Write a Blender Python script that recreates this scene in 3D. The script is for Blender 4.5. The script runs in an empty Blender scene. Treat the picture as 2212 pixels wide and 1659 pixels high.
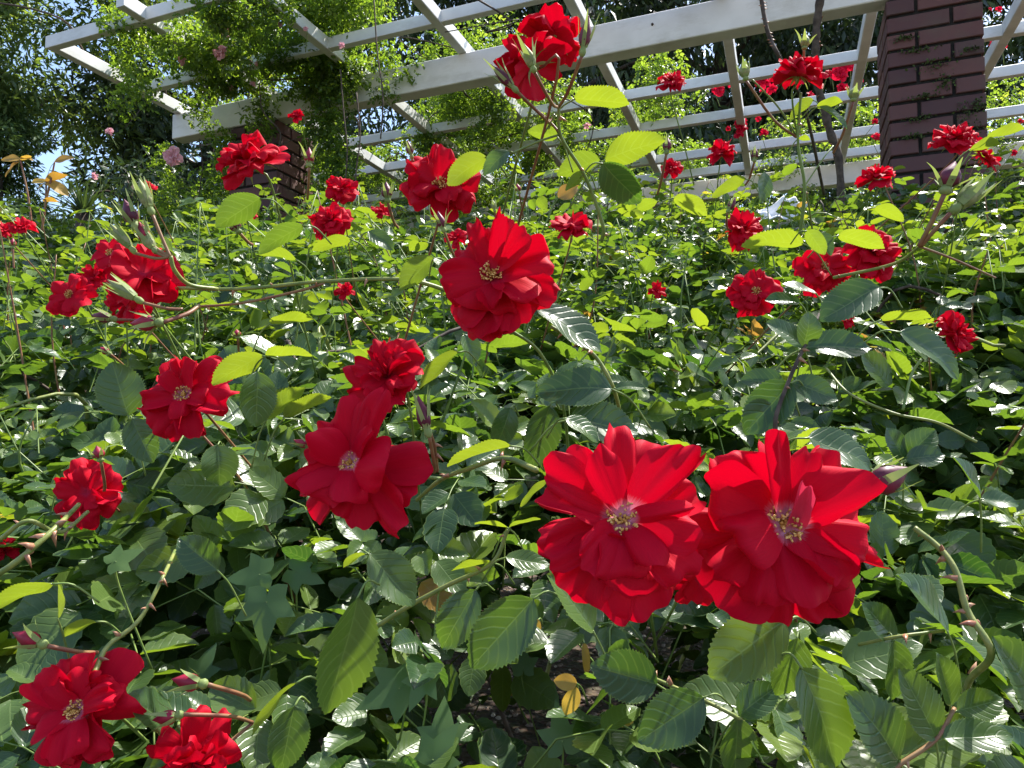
import bpy, math, random
import numpy as np
from mathutils import Vector, Matrix

# ------------------------------------------------------------------ camera, sky, sun, exposure
SC = bpy.context.scene
EYE = 0.66                       # camera height above the ground
F = 1580.0                       # focal length in pixels of a 2212 px wide picture
PITCH = math.radians(3.3)
cam_d = bpy.data.cameras.new("camera"); cam = bpy.data.objects.new("camera", cam_d)
SC.collection.objects.link(cam)
cam_d.sensor_width = 36.0; cam_d.lens = F/2212*36.0
cam_d.clip_start = 0.02; cam_d.clip_end = 2000
cam.location = (0, 0, EYE); cam.rotation_euler = (math.radians(90)+PITCH, 0, 0)
SC.camera = cam

SUN = Vector((0.40, 0.34, 0.85)).normalized()          # towards the sun
sd = bpy.data.lights.new("sun", 'SUN'); so = bpy.data.objects.new("sun", sd); SC.collection.objects.link(so)
sd.energy = 5.0; sd.angle = math.radians(0.53); sd.color = (1.0, 0.965, 0.90)
so.rotation_euler = SUN.to_track_quat('Z', 'Y').to_euler()
W = bpy.data.worlds.new("World"); SC.world = W; W.use_nodes = True
nt = W.node_tree; bg = nt.nodes["Background"]
sky = nt.nodes.new("ShaderNodeTexSky"); sky.sky_type = 'NISHITA'; sky.sun_disc = False
sky.sun_elevation = math.asin(SUN.z); sky.sun_rotation = math.atan2(SUN.x, SUN.y)
sky.air_density = 1.0; sky.dust_density = 1.2; sky.ozone_density = 1.0
nt.links.new(sky.outputs[0], bg.inputs[0]); bg.inputs[1].default_value = 0.15
SC.view_settings.view_transform = 'Standard'; SC.view_settings.look = 'None'
SC.view_settings.exposure = 1.15; SC.view_settings.gamma = 1.0
SC.cycles.max_bounces = 8; SC.cycles.diffuse_bounces = 3; SC.cycles.glossy_bounces = 3
SC.cycles.transmission_bounces = 4; SC.cycles.sample_clamp_indirect = 6.0
SC.cycles.use_denoising = True

rng = np.random.default_rng(7)
R = random.Random(11)
col = SC.collection
CR = Matrix.Rotation(math.radians(90)+PITCH, 3, 'X')
CX = CR @ Vector((1, 0, 0)); CU = CR @ Vector((0, 1, 0)); CT = CR @ Vector((0, 0, 1))   # right, up, towards the lens
ORG = Vector((0, 0, EYE))

def at(x, y, d):
    """world point seen at picture position (x, y) at depth d"""
    return ORG + CX*((x-1106)/F*d) + CU*((829.5-y)/F*d) - CT*d

# ------------------------------------------------------------------ objects and tags
def empty(name, loc, label, cat, group=None):
    o = bpy.data.objects.new(name, None); col.objects.link(o); o.location = loc
    o.empty_display_size = 0.05
    o['label'] = label; o['category'] = cat
    if group: o['group'] = group
    return o

def link(name, me, parent=None):
    o = bpy.data.objects.new(name, me); col.objects.link(o)
    if parent is not None:
        o.parent = parent
        o.matrix_parent_inverse = Matrix.Translation(parent.location).inverted()
    return o

def raw_mesh(name, V, idx, tot, uv, rnd, mats, mi=None, smooth=True):
    me = bpy.data.meshes.new(name)
    V = np.asarray(V, np.float32); idx = np.asarray(idx, np.int32); tot = np.asarray(tot, np.int32)
    me.vertices.add(len(V)); me.vertices.foreach_set('co', V.ravel())
    me.loops.add(len(idx)); me.loops.foreach_set('vertex_index', idx)
    me.polygons.add(len(tot))
    st = np.concatenate(([0], np.cumsum(tot)[:-1])).astype(np.int32)
    me.polygons.foreach_set('loop_start', st)
    me.polygons.foreach_set('use_smooth', np.full(len(tot), smooth, bool))
    if mi is not None: me.polygons.foreach_set('material_index', np.asarray(mi, np.int32))
    me.update(calc_edges=True)
    if uv is not None:
        ul = me.uv_layers.new(name='UVMap'); ul.data.foreach_set('uv', np.asarray(uv, np.float32)[idx].ravel())
    if rnd is not None:
        a = me.attributes.new('rnd', 'FLOAT', 'POINT'); a.data.foreach_set('value', np.asarray(rnd, np.float32))
    for m in mats: me.materials.append(m)
    return me

class MB:
    """collects pieces into one mesh"""
    def __init__(s): s.V = []; s.F = []; s.uv = []; s.r = []; s.mi = []
    def add(s, V, F_, uv=None, r=0.5, mi=0):
        b = len(s.V); s.V.extend([tuple(v) for v in V]); s.F.extend([tuple(i+b for i in f) for f in F_])
        s.uv.extend(uv if uv is not None else [(0.5, 0.5)]*len(V)); s.r.extend([r]*len(V)); s.mi.extend([mi]*len(F_))
    def tube(s, pts, radii, n=6, mi=0, r=0.5, cap=True):
        pts = [Vector(p) for p in pts]; V = []; Fc = []; ref = Vector((0.3, 0.1, 1))
        for i, p in enumerate(pts):
            t = (pts[min(i+1, len(pts)-1)]-pts[max(i-1, 0)]).normalized()
            a = t.cross(ref)
            if a.length < 1e-3: a = t.cross(Vector((1, 0, 0)))
            a.normalize(); b = t.cross(a)
            rr = radii[i] if hasattr(radii, '__len__') else radii
            for k in range(n):
                an = 2*math.pi*k/n; V.append(p+a*(math.cos(an)*rr)+b*(math.sin(an)*rr))
        for i in range(len(pts)-1):
            for k in range(n):
                k2 = (k+1) % n; Fc.append((i*n+k, i*n+k2, (i+1)*n+k2, (i+1)*n+k))
        if cap: Fc.append(tuple(range(n-1, -1, -1))); Fc.append(tuple((len(pts)-1)*n+k for k in range(n)))
        s.add(V, Fc, None, r, mi)
    def box(s, o, ax, ay, az, r=0.5, mi=0):
        o, ax, ay, az = map(Vector, (o, ax, ay, az))
        V = [o+ax*i+ay*j+az*k for k in (0, 1) for j in (0, 1) for i in (0, 1)]
        s.add(V, [(0,2,3,1),(4,5,7,6),(0,1,5,4),(2,6,7,3),(0,4,6,2),(1,3,7,5)], None, r, mi)
    def build(s, name, mats, parent=None, smooth=True):
        idx = [i for f in s.F for i in f]; tot = [len(f) for f in s.F]
        me = raw_mesh(name, s.V, idx, tot, s.uv, s.r, mats if isinstance(mats, (list, tuple)) else [mats], s.mi, smooth)
        return link(name, me, parent)

def spline(pts, n=8):
    """Catmull-Rom through points"""
    P = [Vector(p) for p in pts]; P = [P[0]*2-P[1]]+P+[P[-1]*2-P[-2]]; out = []
    for i in range(1, len(P)-2):
        for k in range(n):
            t = k/n; a, b, c, d = P[i-1], P[i], P[i+1], P[i+2]
            out.append(0.5*((2*b)+(c-a)*t+(2*a-5*b+4*c-d)*t*t+(3*b-a-3*c+d)*t**3))
    out.append(P[-2]); return out

# ------------------------------------------------------------------ materials
def newmat(name):
    m = bpy.data.materials.new(name); m.use_nodes = True; n = m.node_tree
    for x in list(n.nodes): n.nodes.remove(x)
    return m, n
def N(n, t, **k):
    x = n.nodes.new(t)
    for a, b in k.items():
        if a.startswith('i_'): x.inputs[a[2:].replace('_', ' ')].default_value = b
        else: setattr(x, a, b)
    return x
def mth(n, op, a, b=None, c=None):
    x = n.nodes.new('ShaderNodeMath'); x.operation = op
    for i, v in enumerate((a, b, c)):
        if v is None: continue
        if isinstance(v, (int, float)): x.inputs[i].default_value = v
        else: n.links.new(v, x.inputs[i])
    return x.outputs[0]
def ramp(n, fac, stops, interp='LINEAR'):
    x = n.nodes.new('ShaderNodeValToRGB'); x.color_ramp.interpolation = interp
    e = x.color_ramp.elements
    while len(e) < len(stops): e.new(0.5)
    for k, (p, c) in enumerate(stops): e[k].position = p; e[k].color = (*c, 1)
    n.links.new(fac, x.inputs[0]); return x.outputs[0]
def mixc(n, fac, a, b, mode='MIX'):
    x = n.nodes.new('ShaderNodeMix'); x.data_type = 'RGBA'; x.blend_type = mode
    for s_, v in ((x.inputs[0], fac), (x.inputs[6], a), (x.inputs[7], b)):
        if isinstance(v, (int, float)): s_.default_value = v
        elif isinstance(v, tuple): s_.default_value = (*v, 1)
        else: n.links.new(v, s_)
    return x.outputs[2]

def leaf_mat(name, stops, tstops, back=(0.11, 0.17, 0.06), rough=0.31, trans=0.40, veins=True, spec=0.62, bump=0.22):
    m, n = newmat(name); L = n.links.new
    rn = N(n, 'ShaderNodeAttribute', attribute_name='rnd').outputs['Fac']
    base = ramp(n, rn, stops); tr = ramp(n, rn, tstops)
    geo = N(n, 'ShaderNodeNewGeometry')
    p = N(n, 'ShaderNodeBsdfPrincipled'); out = N(n, 'ShaderNodeOutputMaterial')
    noi = N(n, 'ShaderNodeTexNoise'); noi.inputs['Scale'].default_value = 55.0; noi.inputs['Detail'].default_value = 3
    tc = N(n, 'ShaderNodeTexCoord'); L(tc.outputs['Object'], noi.inputs['Vector'])
    if veins:
        uv = N(n, 'ShaderNodeSeparateXYZ'); L(tc.outputs['UV'], uv.inputs[0])
        v = mth(n, 'ABSOLUTE', mth(n, 'MULTIPLY_ADD', uv.outputs[1], 2.0, -1.0))
        wob = mth(n, 'MULTIPLY_ADD', noi.outputs[0], 0.9, mth(n, 'MULTIPLY', mth(n, 'MULTIPLY', v, v), -0.7))
        ph = mth(n, 'FRACT', mth(n, 'ADD', wob, mth(n, 'SUBTRACT', mth(n, 'MULTIPLY', uv.outputs[0], 7.0), mth(n, 'MULTIPLY', v, 1.1))))
        vd = mth(n, 'ABSOLUTE', mth(n, 'SUBTRACT', ph, 0.5))              # 0 at vein
        side = mth(n, 'SMOOTH_MIN', mth(n, 'MULTIPLY', vd, 7.0), 1.0, 0.2)
        mid = mth(n, 'MINIMUM', mth(n, 'MULTIPLY', v, 22.0), 1.0)
        vein = mth(n, 'MINIMUM', side, mid)                               # 0 on veins, 1 off
        base = mixc(n, mth(n, 'MULTIPLY', mth(n, 'SUBTRACT', 1.0, side), 0.07), base, (0.16, 0.26, 0.07))
        base = mixc(n, mth(n, 'MULTIPLY', mth(n, 'SUBTRACT', 1.0, mid), 0.55), base, (0.24, 0.34, 0.10))
        base = mixc(n, mth(n, 'MULTIPLY', mth(n, 'GREATER_THAN', v, 0.955), 0.5), base, (0.22, 0.30, 0.06))
        tr = mixc(n, mth(n, 'MULTIPLY', mth(n, 'SUBTRACT', 1.0, vein), 0.14), tr, (0.55, 0.75, 0.12))
        dome = mth(n, 'MULTIPLY_ADD', vein, 1.0, mth(n, 'MULTIPLY', noi.outputs[0], 0.8))
        bp = N(n, 'ShaderNodeBump'); bp.inputs['Strength'].default_value = bump; bp.inputs['Distance'].default_value = 0.0016
        L(dome, bp.inputs['Height']); L(bp.outputs[0], p.inputs['Normal'])
    base = mixc(n, mth(n, 'MULTIPLY', mth(n, 'SUBTRACT', noi.outputs[0], 0.35), 0.5), base, (0.10, 0.16, 0.03))
    cb = mixc(n, geo.outputs['Backfacing'], base, mixc(n, 0.45, base, back))
    L(cb, p.inputs['Base Color'])
    L(mth(n, 'MULTIPLY_ADD', geo.outputs['Backfacing'], 0.3, mth(n, 'MULTIPLY_ADD', noi.outputs[0], 0.2, rough-0.1)), p.inputs['Roughness'])
    p.inputs['Specular IOR Level'].default_value = spec
    t = N(n, 'ShaderNodeBsdfTranslucent'); L(tr, t.inputs[0])
    mx = N(n, 'ShaderNodeMixShader'); mx.inputs[0].default_value = trans
    L(p.outputs[0], mx.inputs[1]); L(t.outputs[0], mx.inputs[2]); L(mx.outputs[0], out.inputs[0]); return m

M = {}
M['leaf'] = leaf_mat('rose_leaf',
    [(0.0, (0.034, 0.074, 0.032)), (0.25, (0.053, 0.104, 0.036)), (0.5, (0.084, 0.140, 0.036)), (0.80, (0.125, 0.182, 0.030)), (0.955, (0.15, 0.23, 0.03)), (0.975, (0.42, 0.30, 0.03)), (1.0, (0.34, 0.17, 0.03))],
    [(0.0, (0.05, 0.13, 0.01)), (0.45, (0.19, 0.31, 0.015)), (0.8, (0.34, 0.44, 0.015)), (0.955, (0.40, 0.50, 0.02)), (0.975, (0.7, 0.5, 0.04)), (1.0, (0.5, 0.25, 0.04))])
M['ivy'] = leaf_mat('ivy_leaf', [(0, (0.045, 0.10, 0.035)), (1, (0.10, 0.18, 0.05))], [(0, (0.2, 0.36, 0.04)), (1, (0.35, 0.5, 0.06))], rough=0.5, veins=False)
M['climb'] = leaf_mat('climber_leaf', [(0, (0.03, 0.07, 0.018)), (0.6, (0.06, 0.125, 0.02)), (1, (0.13, 0.20, 0.03))],
    [(0, (0.12, 0.22, 0.01)), (0.6, (0.34, 0.50, 0.03)), (1, (0.60, 0.68, 0.06))], rough=0.4, trans=0.5, veins=False)
M['tree'] = leaf_mat('evergreen_leaf', [(0, (0.012, 0.024, 0.010)), (0.7, (0.028, 0.050, 0.018)), (1, (0.06, 0.085, 0.025))],
    [(0, (0.02, 0.05, 0.01)), (1, (0.14, 0.22, 0.03))], rough=0.42, trans=0.22, veins=False)
M['conifer'] = leaf_mat('conifer_leaf', [(0, (0.03, 0.07, 0.02)), (0.7, (0.06, 0.12, 0.03)), (1, (0.10, 0.17, 0.04))],
    [(0, (0.06, 0.14, 0.02)), (1, (0.2, 0.3, 0.05))], rough=0.6, trans=0.3, veins=False)
M['shrub'] = leaf_mat('shrub_leaf', [(0, (0.04, 0.09, 0.02)), (1, (0.12, 0.20, 0.04))],
    [(0, (0.2, 0.3, 0.03)), (1, (0.5, 0.6, 0.08))], rough=0.4, trans=0.4, veins=False)
M['yellow'] = leaf_mat('yellow_leaf', [(0, (0.42, 0.24, 0.05)), (1, (0.62, 0.42, 0.08))], [(0, (0.5, 0.25, 0.03)), (1, (0.8, 0.5, 0.06))], back=(0.4, 0.25, 0.08), rough=0.55)

def petal_mat(name, c0, c1, cin, tcol, tin, trans=0.36):
    m, n = newmat(name); L = n.links.new
    tc = N(n, 'ShaderNodeTexCoord'); uv = N(n, 'ShaderNodeSeparateXYZ'); L(tc.outputs['UV'], uv.inputs[0])
    noi = N(n, 'ShaderNodeTexNoise'); noi.inputs['Scale'].default_value = 1.0; noi.inputs['Detail'].default_value = 4
    mp = N(n, 'ShaderNodeMapping'); mp.inputs['Scale'].default_value = (2.5, 34, 1); L(tc.outputs['UV'], mp.inputs[0]); L(mp.outputs[0], noi.inputs['Vector'])
    u = mth(n, 'ADD', uv.outputs[0], mth(n, 'MULTIPLY_ADD', noi.outputs[0], 0.14, -0.07))
    body = mixc(n, noi.outputs[0], c0, c1)
    f = ramp(n, u, [(0.09, (0, 0, 0)), (0.27, (1, 1, 1))])
    basec = mixc(n, f, cin, body)
    p = N(n, 'ShaderNodeBsdfPrincipled'); L(basec, p.inputs['Base Color']); p.inputs['Roughness'].default_value = 0.62
    p.inputs['Specular IOR Level'].default_value = 0.12
    p.inputs['Sheen Weight'].default_value = 0.02; p.inputs['Sheen Roughness'].default_value = 0.4; p.inputs['Sheen Tint'].default_value = (1, 0.1, 0.2, 1)
    bp = N(n, 'ShaderNodeBump'); bp.inputs['Strength'].default_value = 0.35; bp.inputs['Distance'].default_value = 0.0006
    L(noi.outputs[0], bp.inputs['Height']); L(bp.outputs[0], p.inputs['Normal'])
    t = N(n, 'ShaderNodeBsdfTranslucent'); L(mixc(n, f, tin, tcol), t.inputs[0])
    mx = N(n, 'ShaderNodeMixShader'); mx.inputs[0].default_value = trans; out = N(n, 'ShaderNodeOutputMaterial')
    L(p.outputs[0], mx.inputs[1]); L(t.outputs[0], mx.inputs[2]); L(mx.outputs[0], out.inputs[0]); return m
M['red'] = petal_mat('red_petal', (0.46, 0.001, 0.014), (0.60, 0.002, 0.023), (0.50, 0.02, 0.06), (0.74, 0.001, 0.018), (0.8, 0.05, 0.08), trans=0.22)
M['red_eye'] = petal_mat('red_petal_pale_base', (0.48, 0.001, 0.016), (0.61, 0.002, 0.026), (0.78, 0.36, 0.50), (0.74, 0.001, 0.020), (0.9, 0.35, 0.45), trans=0.24)
M['pinkish'] = petal_mat('inner_petal', (0.62, 0.03, 0.08), (0.72, 0.08, 0.16), (0.8, 0.4, 0.5), (0.9, 0.05, 0.12), (0.9, 0.4, 0.5))
M['pink'] = petal_mat('pink_petal', (0.84, 0.42, 0.50), (0.88, 0.56, 0.62), (0.7, 0.3, 0.35), (0.9, 0.45, 0.5), (0.9, 0.4, 0.45))
M['crimson'] = petal_mat('crimson_petal', (0.48, 0.004, 0.03), (0.6, 0.008, 0.05), (0.5, 0.01, 0.04), (0.8, 0.01, 0.05), (0.8, 0.02, 0.06))

def simple(name, c0, c1, scale=20, rough=0.6, bump=0.3, dist=0.002, spec=0.4, trans=None):
    m, n = newmat(name); L = n.links.new
    tc = N(n, 'ShaderNodeTexCoord'); noi = N(n, 'ShaderNodeTexNoise'); noi.inputs['Scale'].default_value = scale; noi.inputs['Detail'].default_value = 5
    L(tc.outputs['Object'], noi.inputs['Vector'])
    p = N(n, 'ShaderNodeBsdfPrincipled'); L(ramp(n, noi.outputs[0], [(0.35, c0), (0.65, c1)]), p.inputs['Base Color'])
    p.inputs['Roughness'].default_value = rough; p.inputs['Specular IOR Level'].default_value = spec
    bp = N(n, 'ShaderNodeBump'); bp.inputs['Strength'].default_value = bump; bp.inputs['Distance'].default_value = dist
    L(noi.outputs[0], bp.inputs['Height']); L(bp.outputs[0], p.inputs['Normal'])
    out = N(n, 'ShaderNodeOutputMaterial'); s_ = p.outputs[0]
    if trans:
        t = N(n, 'ShaderNodeBsdfTranslucent'); t.inputs[0].default_value = (*trans, 1)
        mx = N(n, 'ShaderNodeMixShader'); mx.inputs[0].default_value = 0.3
        L(s_, mx.inputs[1]); L(t.outputs[0], mx.inputs[2]); s_ = mx.outputs[0]
    L(s_, out.inputs[0]); return m
M['stem'] = simple('green_stem', (0.12, 0.19, 0.04), (0.20, 0.27, 0.07), 60, 0.45, 0.2)
M['redstem'] = simple('reddish_stem', (0.20, 0.07, 0.045), (0.26, 0.15, 0.06), 60, 0.5, 0.2)
M['cane'] = simple('rose_cane', (0.13, 0.18, 0.04), (0.26, 0.27, 0.07), 90, 0.45, 0.5)
M['woody'] = simple('old_cane', (0.045, 0.03, 0.022), (0.11, 0.08, 0.06), 60, 0.8, 0.6)
M['thorn'] = simple('thorn', (0.30, 0.12, 0.07), (0.45, 0.25, 0.14), 60, 0.4, 0.1)
M['bark'] = simple('bark', (0.03, 0.022, 0.016), (0.09, 0.065, 0.045), 8, 0.9, 0.8, 0.02)
M['sepal'] = simple('sepal', (0.20, 0.28, 0.08), (0.34, 0.40, 0.15), 90, 0.6, 0.3, 0.001, trans=(0.4, 0.5, 0.1))
M['budred'] = simple('bud_crimson', (0.20, 0.004, 0.022), (0.36, 0.010, 0.04), 70, 0.5, 0.3, 0.001)
M['budpurple'] = simple('bud_purple', (0.075, 0.008, 0.022), (0.15, 0.016, 0.04), 70, 0.5, 0.3, 0.001)
M['budgreen'] = simple('bud_green', (0.16, 0.20, 0.07), (0.30, 0.30, 0.13), 120, 0.6, 0.4, 0.001)
M['anther'] = simple('anther', (0.60, 0.30, 0.06), (0.88, 0.62, 0.22), 300, 0.6, 0.3, 0.0005)
M['filament'] = simple('filament', (0.50, 0.22, 0.04), (0.68, 0.38, 0.09), 300, 0.5, 0.1, 0.0003)
M['white'] = simple('white_paint', (0.66, 0.655, 0.63), (0.76, 0.755, 0.73), 7, 0.5, 0.15, 0.001)
M['cloth'] = simple('white_cloth', (0.74, 0.73, 0.74), (0.82, 0.81, 0.82), 20, 0.8, 0.2)
M['moss'] = simple('moss', (0.035, 0.06, 0.012), (0.09, 0.12, 0.03), 120, 0.95, 0.8, 0.006)
M['mortar'] = simple('mortar', (0.008, 0.007, 0.006), (0.022, 0.018, 0.015), 60, 0.95, 0.6, 0.003)
M['hat'] = simple('dark_hat', (0.03, 0.02, 0.018), (0.06, 0.045, 0.04), 60, 0.9, 0.4)
M['hatband'] = simple('hat_brim', (0.36, 0.26, 0.24), (0.46, 0.36, 0.33), 60, 0.8, 0.3)

def weather_white():
    m = M['white']; n = m.node_tree; L = n.links.new
    p = [x for x in n.nodes if x.type == 'BSDF_PRINCIPLED'][0]
    tc = N(n, 'ShaderNodeTexCoord'); noi = N(n, 'ShaderNodeTexNoise'); noi.inputs['Scale'].default_value = 3.5; noi.inputs['Detail'].default_value = 8; noi.inputs['Roughness'].default_value = 0.7
    mp = N(n, 'ShaderNodeMapping'); mp.inputs['Scale'].default_value = (1, 1, 3); L(tc.outputs['Object'], mp.inputs[0]); L(mp.outputs[0], noi.inputs['Vector'])
    old = p.inputs['Base Color'].links[0].from_socket
    f = ramp(n, noi.outputs[0], [(0.52, (0, 0, 0)), (0.75, (0.55, 0.55, 0.55))])
    L(mixc(n, f, old, (0.38, 0.36, 0.29)), p.inputs['Base Color'])
weather_white()

def brick_mat():
    m, n = newmat('brick'); L = n.links.new
    rn = N(n, 'ShaderNodeAttribute', attribute_name='rnd').outputs['Fac']
    tc = N(n, 'ShaderNodeTexCoord'); noi = N(n, 'ShaderNodeTexNoise'); noi.inputs['Scale'].default_value = 26; noi.inputs['Detail'].default_value = 8
    L(tc.outputs['Object'], noi.inputs['Vector'])
    c = ramp(n, rn, [(0, (0.078, 0.030, 0.030)), (0.5, (0.11, 0.040, 0.037)), (1, (0.155, 0.060, 0.048))])
    c = mixc(n, mth(n, 'MULTIPLY', noi.outputs[0], 0.5), c, (0.065, 0.035, 0.042))
    n2 = N(n, 'ShaderNodeTexNoise'); n2.inputs['Scale'].default_value = 5; n2.inputs['Detail'].default_value = 5; L(tc.outputs['Object'], n2.inputs['Vector'])
    c = mixc(n, ramp(n, n2.outputs[0], [(0.55, (0, 0, 0)), (0.75, (0.4, 0.4, 0.4))]), c, (0.10, 0.10, 0.06))
    p = N(n, 'ShaderNodeBsdfPrincipled'); L(c, p.inputs['Base Color']); p.inputs['Roughness'].default_value = 0.75
    bp = N(n, 'ShaderNodeBump'); bp.inputs['Strength'].default_value = 0.5; bp.inputs['Distance'].default_value = 0.003
    L(noi.outputs[0], bp.inputs['Height']); L(bp.outputs[0], p.inputs['Normal'])
    out = N(n, 'ShaderNodeOutputMaterial'); L(p.outputs[0], out.inputs[0]); return m
M['brick'] = brick_mat()

# ------------------------------------------------------------------ leaf templates
def leaf_tpl(nu, nv, teeth=0, droop=0.12, fold=0.25, wave=0.0, ratio=0.62, tipp=1.25, seed=0):
    """one leaflet, length 1 along +x, +z is its upper face"""
    rr = random.Random(seed); V = []; UV = []
    us = [0.0]+[(i/nu) for i in range(1, nu)]+[1.0]
    ph = rr.uniform(0, 6.28)
    for i, u in enumerate(us):
        w = max(0, math.sin(math.pi*min(1, u**0.86)))**0.62 if 0 < u < 1 else 0.0
        w *= 0.5*ratio
        if u > 0.84: w *= (1-((u-0.84)/0.16)**tipp*0.35)
        w = max(w, 0.008)
        for j in range(nv+1):
            v = j/nv*2-1; x = u; ww = w
            if teeth and j in (0, nv) and 0 < i < nu:
                if i % 2 == 1: ww = w*1.045; x = u+0.012
                else: ww = w*0.955
            y = v*ww
            z = fold*abs(y) - droop*u*u + 0.10*droop*math.sin(u*7+ph)
            z += wave*math.sin(u*9+ph+(2.2 if v > 0 else 0))*abs(v)*0.022
            if nv >= 6:
                s_ = (u*7.5-abs(v)*1.7) % 1.0
                z += 0.0008*math.sin(math.pi*s_)*min(1, abs(v)*3)*(1-abs(v)**4)
            V.append((x, y, z)); UV.append((u, v*0.5+0.5))
    Fc = []
    for i in range(nu):
        for j in range(nv):
            a = i*(nv+1)+j; Fc.append((a, a+nv+1, a+nv+2, a+1))
    return np.array(V, np.float32), np.array(UV, np.float32), Fc

def scatter(name, tpls, groups, mat, parent=None):
    """groups[k]: (P (n,3), X, Y, Z (n,3) axes, size (n,), rnd (n,)) for template k -> one mesh"""
    Vs = []; UVs = []; Is = []; Ts = []; Rs = []; off = 0
    for (V, UV, Fc), (P, X, Y, Z, S, Rn) in zip(tpls, groups):
        n = len(P)
        if n == 0: continue
        W_ = (V[None, :, 0, None]*X[:, None, :]+V[None, :, 1, None]*Y[:, None, :]+V[None, :, 2, None]*Z[:, None, :])*S[:, None, None]+P[:, None, :]
        idx = np.array([i for f in Fc for i in f], np.int64); tot = np.array([len(f) for f in Fc], np.int32)
        Vs.append(W_.reshape(-1, 3)); UVs.append(np.tile(UV, (n, 1)))
        Is.append((idx[None, :]+(np.arange(n)*len(V))[:, None]).ravel()+off); Ts.append(np.tile(tot, n))
        Rs.append(np.repeat(Rn, len(V))); off += n*len(V)
    me = raw_mesh(name, np.concatenate(Vs), np.concatenate(Is), np.concatenate(Ts), np.concatenate(UVs), np.concatenate(Rs), [mat])
    return link(name, me, parent)

def nrm(a): return a/np.maximum(np.linalg.norm(a, axis=-1, keepdims=True), 1e-9)
def frames(D, Nn):
    X = nrm(D); Z = nrm(Nn-(Nn*X).sum(-1, keepdims=True)*X); Y = np.cross(Z, X); return X, Y, Z

def rot_jitter(A, sig):
    return nrm(A+rng.normal(0, sig, A.shape))

def make_compounds(P, Rd, Nn, size, rnd, n_leaf=5, jit=0.22):
    """P compound bases (n,3), Rd rachis direction, Nn normal -> leaflet arrays"""
    X, Y, Z = frames(Rd, Nn); out = [[], [], [], [], []]
    lay = [(0.55, 1.05, 0.72), (0.55, -1.05, 0.72), (1.25, 0.95, 0.9), (1.25, -0.95, 0.9), (1.95, 0.0, 1.1)]
    if n_leaf == 7: lay = [(0.3, 1.1, 0.6), (0.3, -1.1, 0.6)]+[(a+0.6, b, c) for a, b, c in lay]
    if n_leaf == 3: lay = lay[2:]
    for a, ang, s_ in lay:
        n = len(P)
        an = ang+rng.normal(0, 0.15, n)
        D = X*np.cos(an)[:, None]+Y*np.sin(an)[:, None]
        D = nrm(D+rng.normal(0, jit, D.shape)-np.array([0, 0, 0.12]))
        Zn = rot_jitter(Z, jit)
        B = P+X*(a*size*0.62)[:, None]-np.array([0, 0, 1.0])*(0.05*a*a*size)[:, None]
        x, y, z = frames(D, Zn)
        out[0].append(B+D*(size*0.06)[:, None]); out[1].append(D); out[2].append(Zn); out[3].append(size*s_*rng.uniform(0.85, 1.15, n)); out[4].append(np.clip(rnd+rng.normal(0, 0.06, n), 0, 1))
    return [np.concatenate(o) for o in out]

def split(P, D, Zn, S, Rn, k):
    X, Y, Z = frames(D, Zn); c = rng.integers(0, k, len(P))
    return [(P[c == i], X[c == i], Y[c == i], Z[c == i], S[c == i], Rn[c == i]) for i in range(k)]

TPL_FAR = [leaf_tpl(4, 2, 0, d, f, 0, r_, seed=i) for i, (d, f, r_) in enumerate([(0.1, 0.30, 0.74), (0.2, 0.2, 0.70), (0.0, 0.45, 0.70), (-0.06, 0.25, 0.74)])]
TPL_MID = [leaf_tpl(12, 4, 1, d, f, 1, r_, seed=i) for i, (d, f, r_) in enumerate([(0.08, 0.28, 0.72), (0.2, 0.2, 0.68), (0.02, 0.5, 0.68), (-0.05, 0.2, 0.74), (0.14, 0.6, 0.66)])]

# ------------------------------------------------------------------ ground
g = MB()
def gz(x, y): return 0.0
g.add([(-300, -300, 0), (300, -300, 0), (300, 600, 0), (-300, 600, 0)], [(0, 1, 2, 3)])
def soil_mat():
    m, n = newmat('soil'); L = n.links.new
    tc = N(n, 'ShaderNodeTexCoord'); a = N(n, 'ShaderNodeTexNoise'); a.inputs['Scale'].default_value = 30; a.inputs['Detail'].default_value = 8; L(tc.outputs['Object'], a.inputs['Vector'])
    b = N(n, 'ShaderNodeTexVoronoi'); b.inputs['Scale'].default_value = 70; L(tc.outputs['Object'], b.inputs['Vector'])
    c = ramp(n, a.outputs[0], [(0.3, (0.045, 0.028, 0.018)), (0.6, (0.11, 0.075, 0.05)), (0.8, (0.20, 0.15, 0.11))])
    c = mixc(n, 0.35, c, b.outputs['Color'], 'MULTIPLY')
    p = N(n, 'ShaderNodeBsdfPrincipled'); L(c, p.inputs['Base Color']); p.inputs['Roughness'].default_value = 0.95
    bp = N(n, 'ShaderNodeBump'); bp.inputs['Strength'].default_value = 0.9; bp.inputs['Distance'].default_value = 0.01
    L(mth(n, 'ADD', a.outputs[0], b.outputs['Distance']), bp.inputs['Height']); L(bp.outputs[0], p.inputs['Normal'])
    out = N(n, 'ShaderNodeOutputMaterial'); L(p.outputs[0], out.inputs[0]); return m
M['soil'] = soil_mat()
go = g.build('ground', M['soil']); go['kind'] = 'structure'; go['label'] = 'dark brown soil under the rose hedge'
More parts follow.
